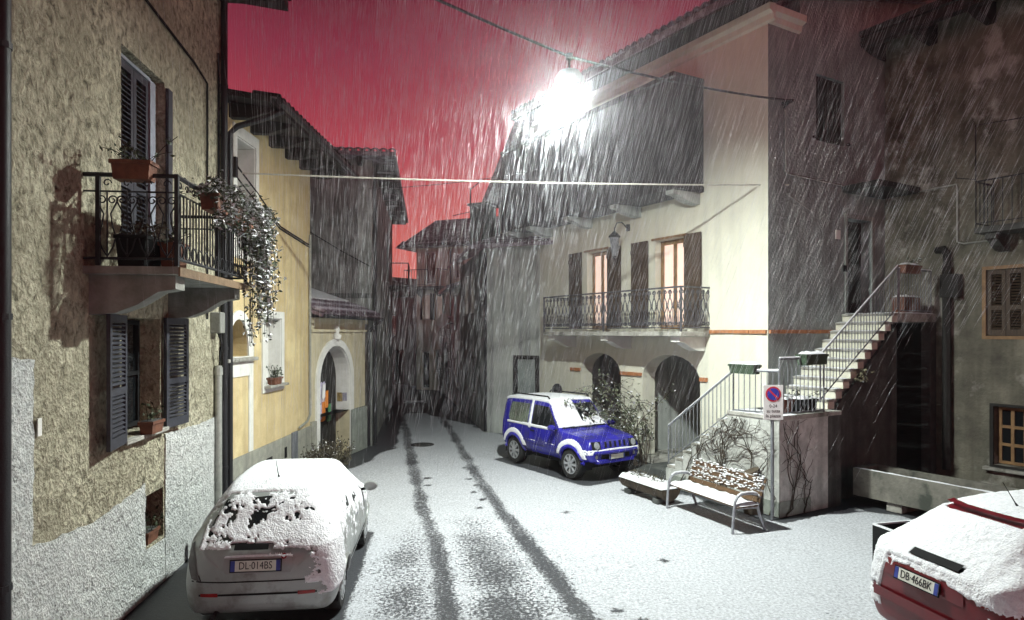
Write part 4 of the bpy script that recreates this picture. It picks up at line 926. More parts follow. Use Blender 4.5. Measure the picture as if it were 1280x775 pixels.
# roof of the grey house, two slopes
def GP(a, d, z): q = TG(a, z, d); return q
rv = [(-.6, .45, 6.0), GP(-.3, .5, 6.0), GP(7.0, .5, 6.0), (-.6, .45, 6.12), GP(-.3, .5, 6.12), GP(7.0, .5, 6.12), (-.9, -6.5, 7.9), GP(7.0, -4.0, 7.9), GP(3.0, -3.6, 7.95)]
rf = MB().add(rv, [(0, 1, 4, 3), (1, 2, 5, 4), (3, 4, 8, 6), (4, 5, 7, 8)]).build('roof', M_tile, HG)
tiles_row(rf, (-.5, .5, 6.1), GP(-.25, .55, 6.1), (-.12, -.955, .27), M_tile, .22, .5, 3)
for p, hh, ww in (((2.55, -1.2), 1.25, .34), ((1.85, -2.4), 1.5, .5)):
    z0 = 6.3
    MB().box(p[0] - ww, p[0] + ww, p[1] - .35, p[1] + .35, z0, z0 + hh, .01).box(p[0] - ww - .08, p[0] + ww + .08, p[1] - .42, p[1] + .42, z0 + hh + .12, z0 + hh + .2).box(p[0] - ww, p[0] - ww + .12, p[1] - .35, p[1] + .35, z0 + hh, z0 + hh + .12).box(p[0] + ww - .12, p[0] + ww, p[1] - .35, p[1] + .35, z0 + hh, z0 + hh + .12).build('chimney', M_darkstone, rf)
MB().tube([(3.1, -1.3, 6.4), (3.1, -1.3, 8.4)], .025, 4).tube([(2.7, -1.3, 8.6), (3.1, -1.3, 8.35)], .018, 4).tube([(2.6, -1.2, 7.6), (3.9, -1.5, 7.5)], .015, 4).build('aerial', M_iron, rf)
# next house along the right side, pale
def dir_house(p0, p1, **k):
    d = Vector(p1) - Vector(p0); return (p0[0], p0[1], 0), math.atan2(d.y, d.x), d.length
loc, rz, ln_ = dir_house((-2.22, 28.35), (-2.95, 32.3))
HF1 = house_box('pale_house', 'narrow pale house with a satellite dish past the grey house', loc, rz, ln_, 4, 5.3, mat('pale_plaster', (.55, .55, .50), (.4, .4, .37), 2, .9, streak=((.2, .2, .2), .6)), [rect(1.5, 2.6, 3.4, 5.0), rect(.4, 1.3, .9, 2.5)])
window(HF1, 1.5, 2.6, 3.4, 5.0, -.2, M_frame, M_glass, 2, 2); window(HF1, .4, 1.3, .9, 2.5, -.2, M_black, M_glass, 1, 1)
MB().prism(rect(-.3, ln_ + .3, 5.3, 5.45), lambda a, b_, d: (a, d, b_ - d * .3), -4, .6).build('roof', M_tile, HF1)
t = thing('satellite_dish', 'white satellite dish on the wall of the narrow pale house', 'satellite dish', toworld(HF1, (2.95, .1, 3.7)), rz)
MB().lathe([(.03, 0), (.2, .03), (.36, .10), (.35, .11), (.19, .05), (.02, .02)], 16).build('dish', M_white, t, 40, rot=(R(-75), 0, R(40)), loc=(0, .35, .1))
MB().tube([(0, -.1, 0), (0, .2, 0), (0, .35, .1)], .03, 5).build('arm', M_iron, t)
loc, rz, ln_ = dir_house((-3.0, 32.6), (-3.9, 36.3))
HF2 = house_box('stone_gateway', 'rough stone wall with a dark arched gate past the narrow pale house', loc, rz, ln_, 2, 4.0, M_stone, [arch(1.0, 2.6, .01, 2.0, .8)], 'gateway')
rg = random.Random(2); 
for j in range(10):
    x = 0.0
    while x < ln_ - .2:
        w_ = rg.uniform(.3, .6); z = .05 + j * .38
        if not (.8 < x + w_ and x < 2.8 and z < 2.9): MB().box(x + .02, x + w_, .001, rg.uniform(.03, .09), z, z + .34, .02).build('stone', M_stone, HF2)
        x += w_ + .02
MB().prism(arch(1.0, 2.6, .02, 2.0, .8), TX, -.3, -.25).build('gate', M_rooftimber, HF2)
snowcap(MB(), -.1, ln_, -.4, .2, 4.0, .1, 3).build('snow', M_snow, HF2)
loc, rz, ln_ = dir_house((-1.6, 36.6), (-5.5, 38.3))
hs = [rect(2.55, 3.05, 4.0, 5.5), rect(3.35, 3.85, 4.0, 5.5), rect(1.2, 1.8, 6.3, 7.7), rect(3.0, 3.7, 6.0, 7.9), rect(2.6, 3.1, 1.0, 2.3), rect(3.4, 3.95, .05, 2.2)]
HF3 = house_box('hipped_house', 'beige grey house with purple hipped roof and balcony at the bend of the street', loc, rz, ln_, 5, 8.2, M_faryellow, hs)
for k, h_ in enumerate(hs): window(HF3, h_[0][0], h_[1][0], h_[0][1], h_[2][1], -.2, M_white, mat('dim_curtain', (.55, .48, .42), (.4, .34, .3), 3, .9, emit=(1, .8, .7), emit_s=.12) if k < 2 else M_glass, 1, 1, .07)
for h_ in hs[:2]:
    for s_ in (-1, 1): MB().box(h_[0][0] - .13 if s_ < 0 else h_[1][0] + .01, h_[0][0] - .01 if s_ < 0 else h_[1][0] + .13, .01, .05, 4.0, 5.5).build('shutter', M_rooftimber, HF3)
MB().box(ln_ - .36, ln_, -5, -.351, -.3, 8.2).build('end_wall', M_greyhouse, HF3)
bl = MB().box(2.2, ln_ + .35, 0.002, .85, 5.72, 5.86).build('balcony', M_darkstone, HF3)
MB().tube([(2.22, .0, 6.8), (2.22, .82, 6.8), (ln_ + .32, .82, 6.8), (ln_ + .32, 0, 6.8)], .025, 4).tube([(2.22, .82, 5.95), (ln_ + .32, .82, 5.95)], .015, 4).build('rail', M_iron, bl)
for i in range(15): MB().tube([(2.22 + i * .168, .82, 5.86), (2.22 + i * .168, .82, 6.8)], .012, 4).build('baluster', M_iron, bl)
for i in range(2): corbel(MB(), 2.6 + i * 1.2, 2.75 + i * 1.2, .7, 5.72, .4).build('corbel', M_darkstone, bl)
rf = MB().add([(-1.5, .7, 8.1), (ln_ + 1.0, .7, 8.1), (ln_ + 1.0, -5.5, 8.1), (-1.5, -5.5, 8.1), (-1.5, -2.6, 10.1), (ln_ + .1, -2.4, 10.1)], [(0, 1, 5, 4), (1, 2, 5), (2, 3, 4, 5), (3, 0, 4), (0, 3, 2, 1)]).build('roof', M_tile, HF3)
tiles_row(rf, (-1.4, .75, 8.14), (ln_ + .9, .75, 8.14), (0, -.84, .54), M_tile, .26, .6)
MB().tube([(2.0, .06, 8.0), (2.0, .06, 0.1)], .05, 5).build('downpipe', M_iron, HF3)
loc, rz, ln_ = dir_house((-5.3, 40.2), (-9.2, 43.4))
HF4 = house_box('shadowed_house', 'dark house closing the far end of the street on the left', loc, rz, ln_, 5, 5.6, M_fardark, [rect(1.9, 2.7, .05, 2.2), rect(2.6, 3.4, 3.0, 4.4)])
window(HF4, 1.9, 2.7, .05, 2.2, -.2, M_black, M_glass, 1, 1); window(HF4, 2.6, 3.4, 3.0, 4.4, -.2, M_black, M_glass, 1, 1)
MB().prism([(-.8, 5.5), (ln_ + .5, 5.5), (ln_ + .5, 6.0), (ln_ * .8, 6.9), (-.8, 5.8)], TX, -4, .5).build('roof', M_rooftimber, HF4)
loc, rz, ln_ = dir_house((-8.9, 41.0), (-5.9, 30.4))
HF5 = house_box('low_house', 'low dark house on the left where the street bends', loc, rz, ln_, 4, 3.2, M_darkplaster, [rect(4, 5, 1, 2.4)])
window(HF5, 4, 5, 1, 2.4, -.2, M_frame, M_glass, 2, 1)
MB().prism(rect(-.3, ln_ + .1, 3.2, 3.35), lambda a, b_, d: (a, d, b_ - d * .3), -4, .5).build('roof', M_tile, HF5)

# ---------------------------------------------------------------- cars
def cr(p, t):   # Catmull-Rom through a list of tuples
    n_ = len(p) - 1; i = min(int(t), n_ - 1); f = t - i
    P = [p[max(0, min(n_, i + k))] for k in (-1, 0, 1, 2)]; out = []
    for a, b_, c, d in zip(*P):
        m0 = (c - a) * .42; m1 = (d - b_) * .42; f2 = f * f; f3 = f2 * f
        out.append((2 * f3 - 3 * f2 + 1) * b_ + (f3 - 2 * f2 + f) * m0 + (-2 * f3 + 3 * f2) * c + (f3 - f2) * m1)
    return tuple(out)
class Car:
    def __init__(s, name, label, pos, rot, stations, paint, wheels_x, wr, track, nsub=6, ssub=5, boxy=0.0):
        s.t = thing(name, label, 'car', (pos.x, pos.y, 0.0), rot); s.paint = paint
        rows = []
        for i in range((len(stations) - 1) * nsub + 1):
            x, zb, hb, zw, hw, zl, hl, zt, ht = cr(stations, i / nsub)
            k = .03 + .5 * min(.1, max(.012, (zt - zl) * .25))
            half = [(0, zb), (hb * .6, zb), (hb, zb + .015), ((hb + hw) / 2 + .03, (zb + zw) / 2 - .02), (hw, zw), (hw - (hw - hl) * .35, (zw + zl) / 2 + .02), (hl, zl), ((hl * .45 + ht * .55) + .012, zl + (zt - zl) * .5), (ht, zt - k * (1 - boxy * .5)), (ht * .82, zt - .012), (ht * .4, zt - .002), (0, zt)]
            pr = [cr(half, j / ssub) for j in range((len(half) - 1) * ssub + 1)]
            rows.append([(x, a, b_) for a, b_ in pr])
        ns = len(rows[0]); V = []; F = []
        for r_ in rows:
            ring = r_ + [(x, -a, b_) for x, a, b_ in r_[-2:0:-1]]; V += ring
        nr = 2 * ns - 2
        for i in range(len(rows) - 1):
            for j in range(nr): F.append((i * nr + j, i * nr + (j + 1) % nr, (i + 1) * nr + (j + 1) % nr, (i + 1) * nr + j))
        caps = [tuple(range(nr))[::-1], tuple((len(rows) - 1) * nr + j for j in range(nr))]
        s.bvh = BVHTree.FromPolygons(V, F + caps)
        # wheel arches cut out
        def inarch(f):
            c = [sum(V[i][k] for i in f) / 4 for k in range(3)]
            return abs(c[1]) > .35 and c[2] < .9 and any((c[0] - wx) ** 2 + (c[2] - wr) ** 2 < (wr * 1.17) ** 2 for wx in wheels_x)
        F2 = [f for f in F if not inarch(f)]
        mb = MB(); mb.v = V; mb.f = F2 + caps
        s.V, s.F = V, F; s.keep = F2
        s.body = mb.build('body', paint, s.t, 50)
        und = MB(); und.box(-1.5, 1.4, -.5, .5, .24, .5)
        for wx in wheels_x: und.lathe([(wr * 1.2, -track - .04), (wr * 1.2, track + .04)], 20, (wx, 0, wr), 'y')
        und = MB().box(min(wheels_x) - .3, max(wheels_x) + .3, -.55, .55, .26, .55)
        for wx in wheels_x:
            for sy in (-1, 1):
                n_ = 16; vs = []; fs = []
                for q in range(n_ + 1):
                    a = -.25 + (math.pi + .5) * q / n_
                    for yy in (track - .22, track + .075): vs.append((wx + wr * 1.2 * math.cos(a), sy * yy, wr + wr * 1.2 * math.sin(a)))
                fs = [(2 * q, 2 * q + 1, 2 * q + 3, 2 * q + 2) for q in range(n_)]
                und.add(vs, fs)
                dd = [(wx + wr * 1.2 * math.cos(-.25 + (math.pi + .5) * q / n_), sy * (track - .22), wr + wr * 1.2 * math.sin(-.25 + (math.pi + .5) * q / n_)) for q in range(n_ + 1)]
                und.add(dd, [tuple(range(n_ + 1))])
        und.build('underbody', M_black, s.t)
        s.wr = wr; s.wx = wheels_x; s.track = track
    def ray(s, o, d):
        h = s.bvh.ray_cast(Vector(o), Vector(d)); return h
    def patch(s, name, poly, axis, m, off=.005, parent=None, sub=3, side=-1):
        """polygon in the projection plane; axis 'y': (x,z) from side, 'x': (y,z) from rear/front, 'z': (x,y) from above"""
        bm = bmesh.new(); vs = [bm.verts.new((a, b_, 0)) for a, b_ in poly]; f = bm.faces.new(vs)
        bmesh.ops.triangulate(bm, faces=[f]); 
        for _ in range(sub): bmesh.ops.subdivide_edges(bm, edges=[e for e in bm.edges if e.calc_length() > .07], cuts=1, use_grid_fill=False); bmesh.ops.triangulate(bm, faces=bm.faces[:])
        V = []; ok = {}
        for v_ in bm.verts:
            a, b_ = v_.co.x, v_.co.y
            if axis == 'y': o = (a, side * 3, b_); d = (0, -side, 0)
            elif axis == 'x': o = (side * 4, a, b_); d = (-side, 0, 0)
            else: o = (a, b_, 4); d = (0, 0, -1)
            h = s.ray(o, d)
            ok[v_.index] = h[0] is not None; V.append(h[0] + h[1].normalized() * off * (1 if h[1].dot(Vector(d)) < 0 else -1) if h[0] is not None else Vector((0, 0, 0)))
        bm.verts.index_update()
        mb = MB(); mb.v = [tuple(p) for p in V]; mb.f = [tuple(v_.index for v_ in f.verts) for f in bm.faces if all(ok[v_.index] for v_ in f.verts)]
        bm.free(); o = mb.build(name, m, parent or s.t, 60)
        return o
    def strip(s, name, pts, axis, w, m, off=.006, parent=None, side=-1):
        poly = []; P = [Vector(p) for p in pts]; l = []; r_ = []
        for i, p in enumerate(P):
            d = (P[min(i + 1, len(P) - 1)] - P[max(0, i - 1)]).normalized(); n_ = Vector((-d.y, d.x)) * w / 2; l.append(tuple(p + n_)); r_.append(tuple(p - n_))
        return s.patch(name, l + r_[::-1], axis, m, off, parent, 2, side)
    def wheels(s, rim_m=None, spokes=6, flare=None, tw=.2):
        for wx in s.wx:
            for sy in (-1, 1):
                r = s.wr; w = MB().lathe([(r * .66, -tw / 2), (r * .93, -tw / 2), (r, -tw / 2 + .03), (r, tw / 2 - .03), (r * .93, tw / 2), (r * .66, tw / 2)], 28, axis='y', cap=False).build('wheel', M_tyre, s.t, 40, loc=(wx, sy * (s.track - .02), r))
                rim = MB().lathe([(r * .67, tw / 2 * .7), (r * .67, tw / 2), (r * .6, tw / 2), (r * .58, tw / 2 * .5), (r * .58, -.05)], 24, axis='y', cap=False)
                rim.lathe([(r * .15, tw / 2 * .5), (r * .15, tw / 2 * .85), (r * .1, tw / 2 * .9)], 10, axis='y')
                for k in range(spokes):
                    a = 2 * math.pi * k / spokes; c_, s_ = math.cos(a), math.sin(a)
                    rim.tube([(c_ * r * .1, tw * .40, s_ * r * .1), (c_ * r * .6, tw * .42, s_ * r * .6)], [r * .10, r * .12], 4)
                o = rim.build('rim', rim_m or M_rim, w)
                if sy < 0: o.rotation_euler = (0, 0, math.pi)
                MB().lathe([(r * .57, -.02), (r * .57, .01)], 16, axis='y').build('brake_disc', M_black, w)
                pts = [(wx + r * 1.17 * math.cos(a), r + r * 1.17 * math.sin(a)) for a in [.10 + (math.pi - .20) * q / 18 for q in range(19)]]
                fl = MB(); P = []
                for a, b_ in pts:
                    h = s.ray((a, sy * 3, b_), (0, -sy, 0)); P.append((a, h[0].y if h[0] and abs(h[0].y) > .4 else sy * (s.track + .06), b_))
                fl.tube(P, flare or .022, 6); fl.build('wheel_arch', s.paint, s.t, 60)
    def snow(s, fn, thick=.03, name='snow', seed=0, jag=.5):
        """lying snow: shell over body faces, fn(co,normal)->cover -1..1"""
        bm = bmesh.new(); vs = [bm.verts.new(p) for p in s.V]
        for f in s.keep:
            try: bm.faces.new([vs[i] for i in f])
            except ValueError: pass
        bmesh.ops.remove_doubles(bm, verts=bm.verts[:], dist=.0004)
        bmesh.ops.recalc_face_normals(bm, faces=bm.faces[:]); bm.normal_update()
        far = [f for f in bm.faces if max([fn(v_.co, v_.normal) for v_ in f.verts] + [fn(f.calc_center_median(), f.normal)]) < -.6]
        bmesh.ops.delete(bm, geom=far, context='FACES')
        for _ in range(3): bmesh.ops.subdivide_edges(bm, edges=[e for e in bm.edges if e.calc_length() > .023], cuts=1, use_grid_fill=True)
        bmesh.ops.triangulate(bm, faces=bm.faces[:])
        bm.normal_update()
        cv = {}
        for v_ in bm.verts:
            p = v_.co; nz = noise.noise(p * 5 + Vector((seed, 0, 0))) * .35 + noise.noise(p * 15 + Vector((0, seed, 0))) * .32 + noise.noise(p * 42) * .5
            cv[v_] = fn(p, v_.normal) + jag * nz
        bmesh.ops.delete(bm, geom=[f for f in bm.faces if sum(cv[v_] for v_ in f.verts) / len(f.verts) < 0], context='FACES')
        loose = [v_ for v_ in bm.verts if not v_.link_faces]
        bmesh.ops.delete(bm, geom=loose, context='VERTS')
        mv = {}
        for v_ in bm.verts:
            b_ = v_.is_boundary; k = .006 if b_ else min(thick, .010 + max(0, cv[v_]) * thick)
            mv[v_] = v_.co + v_.normal * k * (1 + .3 * noise.noise(v_.co * 18)) - (v_.normal * .004 if b_ else Vector())
        for v_, p in mv.items(): v_.co = p
        me = bpy.data.meshes.new(name); bm.to_mesh(me); bm.free()
        me.polygons.foreach_set('use_smooth', [True] * len(me.polygons)); me.materials.append(M_snow)
        return put(name, me, s.t)
    def plate(s, ctr, n_, txt, w=.52, h=.11, yaw=0, tilt=0, side_blue=True):
        """number plate facing local -x (rear) or +x (front)"""
        pl = MB().box(-.006, .0, -w / 2 - .012, w / 2 + .012, -h / 2 - .012, h / 2 + .012).build('number_plate', M_black, s.t, loc=ctr, rot=(0, tilt, yaw))
        MB().box(-.010, -.0061, -w / 2, w / 2, -h / 2, h / 2).build('plate_face', M_plate, pl)
        for s_ in (-1, 1): MB().box(-.0125, -.0105, s_ * w / 2 - (.045 if s_ > 0 else 0), s_ * w / 2 + (.045 if s_ < 0 else 0), -h / 2, h / 2).build('plate_band', M_plateblue, pl)
        if txt: text_mesh(txt, h * 1.0, M_ink, pl, (-.0125, 0, 0), (R(90), 0, R(-90)), sx=.80)
        return pl
def mirror(car, x, y, z, m, sy):
    MB().lathe([(.02, -.06), (.075, -.05), (.085, 0), (.07, .05), (.02, .07)], 12, axis='x').build('mirror', m, car.t, 50, loc=(x, y, z), scale=(1, 1.25, .85))
    MB().tube([(x, y, z - .03), (x + .02, y - sy * .14, z - .06)], .02, 6).build('mirror_arm', M_black, car.t)

# --- silver hatchback
S_ = [(-1.89, .36, .42, .55, .50, .76, .46, .79, .40), (-1.86, .29, .58, .55, .68, .85, .60, .90, .50), (-1.78, .23, .68, .56, .78, .94, .71, 1.01, .58), (-1.62, .2, .72, .58, .83, .99, .77, 1.17, .57),
      (-1.44, .2, .72, .6, .85, 1.01, .79, 1.36, .53), (-1.24, .2, .72, .6, .85, 1.01, .80, 1.46, .53), (-.9, .19, .72, .6, .85, 1.0, .80, 1.52, .55), (-.3, .19, .72, .6, .85, .97, .81, 1.535, .56), (.2, .19, .72, .6, .85, .95, .81, 1.51, .56),
      (.55, .19, .72, .6, .85, .94, .80, 1.41, .55), (.9, .19, .72, .6, .85, .93, .79, 1.19, .60), (1.18, .19, .72, .58, .84, .91, .77, .98, .63), (1.5, .2, .7, .55, .80, .84, .71, .88, .58), (1.75, .22, .62, .52, .70, .73, .60, .76, .48), (1.89, .30, .42, .5, .46, .62, .40, .64, .32)]
c1 = Car('silver_hatchback', 'silver hatchback with snow on its roof and rear window parked by the ochre house', SIL[0], SIL[1], S_, M_silver, (-1.19, 1.19), .29, .72)
c1.wheels(spokes=9)
rw = c1.patch('rear_window', [(-.60, 1.00), (-.30, .975), (.30, .975), (.60, 1.00), (.55, 1.2), (.47, 1.37), (0, 1.40), (-.47, 1.37), (-.55, 1.2)], 'x', M_glass, .004)
for sd in (-1, 1):
    c1.patch('side_window', [(-.38, 1.0), (.72, .98), (.80, 1.02), (.42, 1.40), (-.02, 1.46), (-.36, 1.46)], 'y', M_glass, .004, side=sd)
    c1.patch('quarter_window', [(-.46, 1.01), (-.44, 1.45), (-.85, 1.44), (-1.12, 1.36), (-1.22, 1.10), (-1.0, 1.02)], 'y', M_glass, .004, side=sd)
    c1.strip('door_seam', [(-.42, .96), (-.46, .5), (-.30, .26)], 'y', .010, M_black, .003, side=sd)
    c1.strip('door_seam', [(.80, .95), (.86, .6), (.70, .26)], 'y', .010, M_black, .003, side=sd)
    c1.strip('door_handle', [(-.30, .86), (-.12, .865)], 'y', .035, M_rail, .02, side=sd)
    c1.strip('side_trim', [(-.8, .46), (.8, .46)], 'y', .03, M_black, .006, side=sd)
    c1.patch('tail_light', [(sd * .62, .62), (sd * .70, .64), (sd * .76, .80), (sd * .735, .98), (sd * .70, 1.0), (sd * .66, .84)], 'x', M_smoke, .008)
    mirror(c1, .72, sd * .93, 1.02, M_silver, sd)
    c1.patch('rear_reflector', [(sd * .42, .445), (sd * .60, .45), (sd * .60, .485), (sd * .42, .485)], 'x', M_red, .006)
c1.patch('windscreen', [(-.62, 1.0), (.62, 1.0), (.50, 1.44), (-.50, 1.44)], 'x', M_glass, .004, side=1)
c1.strip('bumper_seam', [(-.70, .615), (-.35, .60), (.35, .60), (.70, .615)], 'x', .014, M_black, .004)
c1.strip('bumper_trim', [(-.62, .465), (0, .462), (.62, .465)], 'x', .022, M_black, .005)
c1.strip('hatch_handle', [(-.10, .95), (.26, .95)], 'x', .055, M_black, .02)
c1.strip('hatch_seam', [(-.62, .68), (-.60, .62)], 'x', .012, M_black, .004); c1.strip('hatch_seam', [(.62, .68), (.60, .62)], 'x', .012, M_black, .004)
c1.patch('plate_recess', [(-.34, .69), (.34, .69), (.37, .75), (.35, .86), (-.35, .86), (-.37, .75)], 'x', mat('shadow_paint', (.30, .30, .30), (.25, .25, .25), 4, .4, metal=.3), .004)
h = c1.ray((-4, 0, .775), (1, 0, 0)); c1.plate((h[0].x - .012, 0.02, .775), -1, 'DL·014BS', tilt=R(8))
c1.patch('badge', [(-.27 + .03 * math.cos(a * .7), .86 + .03 * math.sin(a * .7)) for a in range(9)], 'x', M_red, .008)
MB().tube([(-.95, 0, 1.53), (-.98, 0, 1.56), (-1.10, 0, 1.76)], [.014, .006, .003], 5).build('aerial', M_black, c1.t)
MB().tube([(-1.70, .45, .26), (-1.95, .45, .25)], .028, 8).build('exhaust_pipe', M_iron, c1.t)
def sn1(p, n_):
    if p.z < .30: return -1
    c = -1.0
    if n_.z > .5 and p.z > .8 and (p.x > -1.30 or n_.z > .93): c = .75
    if p.x < -1.25 and p.z > .93 and abs(p.y) < .64 and n_.x < -.2: c = max(c, .07 + .30 * (1.22 - p.z) + max(0, -p.y) * .3)      # rear window, patchy
    if p.x < -1.40 and p.y < -.22 and .42 < p.z < 1.1: c = max(c, -.55 + 1.5 * (-p.y - .22) + .25 * (p.z - .7))                                                       # right rear corner
    if p.x < -1.7 and abs(p.z - .60) < .035 and p.y < .3: c = max(c, .30)                                                                   # ledge on the bumper
    if p.x < -1.7 and abs(p.z - .87) < .02 and abs(p.y) < .36: c = max(c, .35)
    if p.y < -.6 and n_.y < -.3 and p.z > .62: c = max(c, -.05 + .5 * (p.z - .85))                                                     # right flank, clinging
    if p.y < -.5 and p.z > 1.02 and -1.2 < p.x < .8: c = max(c, -.12 + .3 * (1.2 - p.z))
    if abs(p.y - .08) < .22 and .92 < p.z < .98 and p.x < -1.6: c = -1
    if abs(p.y) < .30 and (.71 < p.z < .83) and p.x < -1.6: c = -1
    return c
c1.snow(sn1, .020, seed=1, jag=.62)

# --- blue off-roader
J_ = [(-1.74, .48, .50, .7, .66, 1.0, .66, 1.50, .54), (-1.70, .42, .64, .7, .76, 1.02, .74, 1.60, .60), (-1.5, .38, .68, .7, .79, 1.03, .77, 1.655, .63), (-.9, .36, .68, .7, .80, 1.03, .78, 1.68, .64), (-.2, .36, .68, .7, .80, 1.02, .78, 1.685, .64), (.18, .36, .68, .7, .80, 1.02, .78, 1.65, .64),
      (.40, .36, .68, .7, .80, 1.01, .78, 1.43, .66), (.62, .36, .68, .7, .80, 1.0, .77, 1.17, .69), (.74, .36, .68, .7, .80, .99, .76, 1.04, .70), (1.0, .38, .68, .7, .79, .97, .73, 1.01, .66), (1.4, .4, .68, .68, .78, .93, .70, .975, .62), (1.62, .42, .66, .66, .77, .88, .69, .935, .60), (1.70, .42, .64, .62, .76, .80, .68, .88, .58), (1.75, .44, .56, .58, .66, .66, .62, .68, .52)]
c2 = Car('blue_off_roader', 'small blue off road car with snowy roof parked in front of the arches', JIM[0], JIM[1], J_, M_blue, (-1.12, 1.12), .34, .70, boxy=.8)
c2.wheels(spokes=8, flare=.05, tw=.22)
for sd in (-1, 1):
    c2.patch('side_window', [(-.38, 1.05), (.50, 1.04), (.56, 1.10), (.20, 1.52), (-.38, 1.54)], 'y', M_glass, .004, side=sd)
    c2.patch('quarter_window', [(-.55, 1.06), (-.55, 1.54), (-1.36, 1.53), (-1.42, 1.16), (-1.34, 1.06)], 'y', mat('clear_glass', (.16, .19, .15), (.06, .07, .06), 3, .1), .004, side=sd)
    c2.strip('door_seam', [(.58, 1.02), (.62, .6), (.45, .42)], 'y', .012, M_black, .003, side=sd); c2.strip('door_seam', [(-.46, 1.04), (-.48, .6), (-.44, .42)], 'y', .012, M_black, .003, side=sd)
    c2.strip('door_handle', [(-.40, .92), (-.22, .92)], 'y', .035, M_black, .015, side=sd)
    c2.strip('side_trim', [(-.70, .66), (.68, .66)], 'y', .05, M_blue, .014, side=sd)
    MB().tube([(-1.45, sd * .60, 1.70), (-1.40, sd * .60, 1.745), (.05, sd * .60, 1.755), (.12, sd * .60, 1.71)], .02, 6).build('roof_rail', M_black, c2.t)
    mirror(c2, .62, sd * .92, 1.10, M_blue, sd)
    hl = c2.patch('headlight', [(sd * .42, .72), (sd * .66, .72), (sd * .66, .88), (sd * .42, .88)], 'x', M_black, .012, side=1)
    c2.patch('lamp_reflector', [(sd * .54 + .075 * math.cos(a * math.pi / 8), .80 + .075 * math.sin(a * math.pi / 8)) for a in range(16)], 'x', M_lens, .03, hl, side=1)
    c2.patch('fog_light', [(sd * .56 + .04 * math.cos(a * math.pi / 6), .56 + .04 * math.sin(a * math.pi / 6)) for a in range(12)], 'x', M_lens, .012, side=1)
c2.patch('windscreen', [(-.66, 1.06), (.66, 1.06), (.58, 1.58), (-.58, 1.58)], 'x', M_glass, .004, side=1)
for i in range(5): c2.patch('grille_slot', [(-.30 + i * .14, .745), (-.235 + i * .14, .745), (-.235 + i * .14, .87), (-.30 + i * .14, .87)], 'x', M_black, .006, side=1)
c2.patch('air_intake', [(-.42, .50), (.42, .50), (.42, .60), (-.42, .60)], 'x', M_black, .008, side=1)
MB().tube([(1.77, -.62, .655), (1.82, -.3, .655), (1.83, 0, .655), (1.82, .3, .655), (1.77, .62, .655)], .04, 8).build('bumper', M_blue, c2.t, 50)
MB().box(1.60, 1.79, -.55, .55, .40, .50, .02).build('lower_bumper', M_blue, c2.t)
pl = c2.plate((1.80, 0, .55), 1, '', .46, .10, yaw=math.pi)
MB().tube([(.80, .30, 1.05), (.74, -.05, 1.075), (.72, -.1, 1.09)], .010, 4).tube([(.80, -.25, 1.05), (.74, -.5, 1.075)], .010, 4).build('wiper', M_black, c2.t)
sp = MB().lathe([(.2, -.09), (.33, -.08), (.34, 0), (.33, .09), (.2, .09)], 20, axis='x').build('spare_wheel', M_tyre, c2.t, 40, loc=(-1.86, 0, .95))
def sn2(p, n_):
    c = -1.0
    if p.z > 1.55 and n_.z > .5: c = .9
    if .15 < p.x < .72 and p.z > 1.08 and n_.x > .3: c = .30 + .55 * (1.32 - p.z) + (.12 if p.y < 0 else -.30)
    if p.x > .74 and p.z > .9 and n_.z > .7: c = -.26
    for wx in (-1.12, 1.12):
        d = math.hypot(p.x - wx, p.z - .34)
        if .40 < d < .56 and p.z > .50 and n_.z > -.9 and abs(p.y) > .5: c = max(c, .34 * (1 - abs(d - .47) / .10) + .1)
    if 1.0 < p.z < 1.08 and -1.45 < p.x < .55 and abs(p.y) > .6: c = max(c, .22)
    if .97 < p.z and p.x < -.3 and abs(n_.y) > .5 and abs(p.x + .46) < .06: c = max(c, .2)
    if .60 < p.z < .72 and p.x > 1.5: c = max(c, .12)
    if .64 < p.z < .70 and abs(p.y) > .6 and abs(p.x) < .6: c = max(c, -.04)
    return c
c2.snow(sn2, .035, seed=5, jag=.42)

# --- red hatchback
K_ = [(-2.08, .36, .50, .55, .60, .84, .52, .88, .44), (-2.04, .28, .64, .56, .76, .93, .66, .99, .54), (-1.94, .23, .70, .58, .83, 1.0, .75, 1.06, .60), (-1.75, .2, .74, .6, .87, 1.02, .80, 1.19, .60),
      (-1.50, .2, .74, .6, .88, 1.02, .82, 1.35, .57), (-1.26, .2, .74, .6, .88, 1.01, .83, 1.43, .57), (-.8, .19, .74, .6, .88, .99, .83, 1.48, .58), (-.1, .19, .74, .6, .88, .96, .83, 1.48, .58), (.5, .19, .74, .6, .88, .94, .82, 1.38, .58), (1.1, .19, .74, .6, .87, .92, .80, 1.05, .64), (1.5, .2, .72, .58, .84, .85, .74, .92, .60), (1.9, .22, .66, .54, .76, .74, .64, .78, .52), (2.08, .3, .46, .5, .5, .62, .42, .64, .36)]
K_ = [(a, b_, c, d, e, f * 1.04, g, h * 1.045, i) for a, b_, c, d, e, f, g, h, i in K_]
c3 = Car('red_hatchback', 'dark red hatchback almost buried in snow at the right bottom corner', REDC[0], REDC[1], K_, M_redpaint, (-1.30, 1.30), .31, .74)
c3.wheels(spokes=7)
c3.patch('rear_window', [(-.62, 1.06), (.62, 1.06), (.54, 1.22), (.48, 1.36), (-.48, 1.36), (-.54, 1.22)], 'x', M_glass, .004)
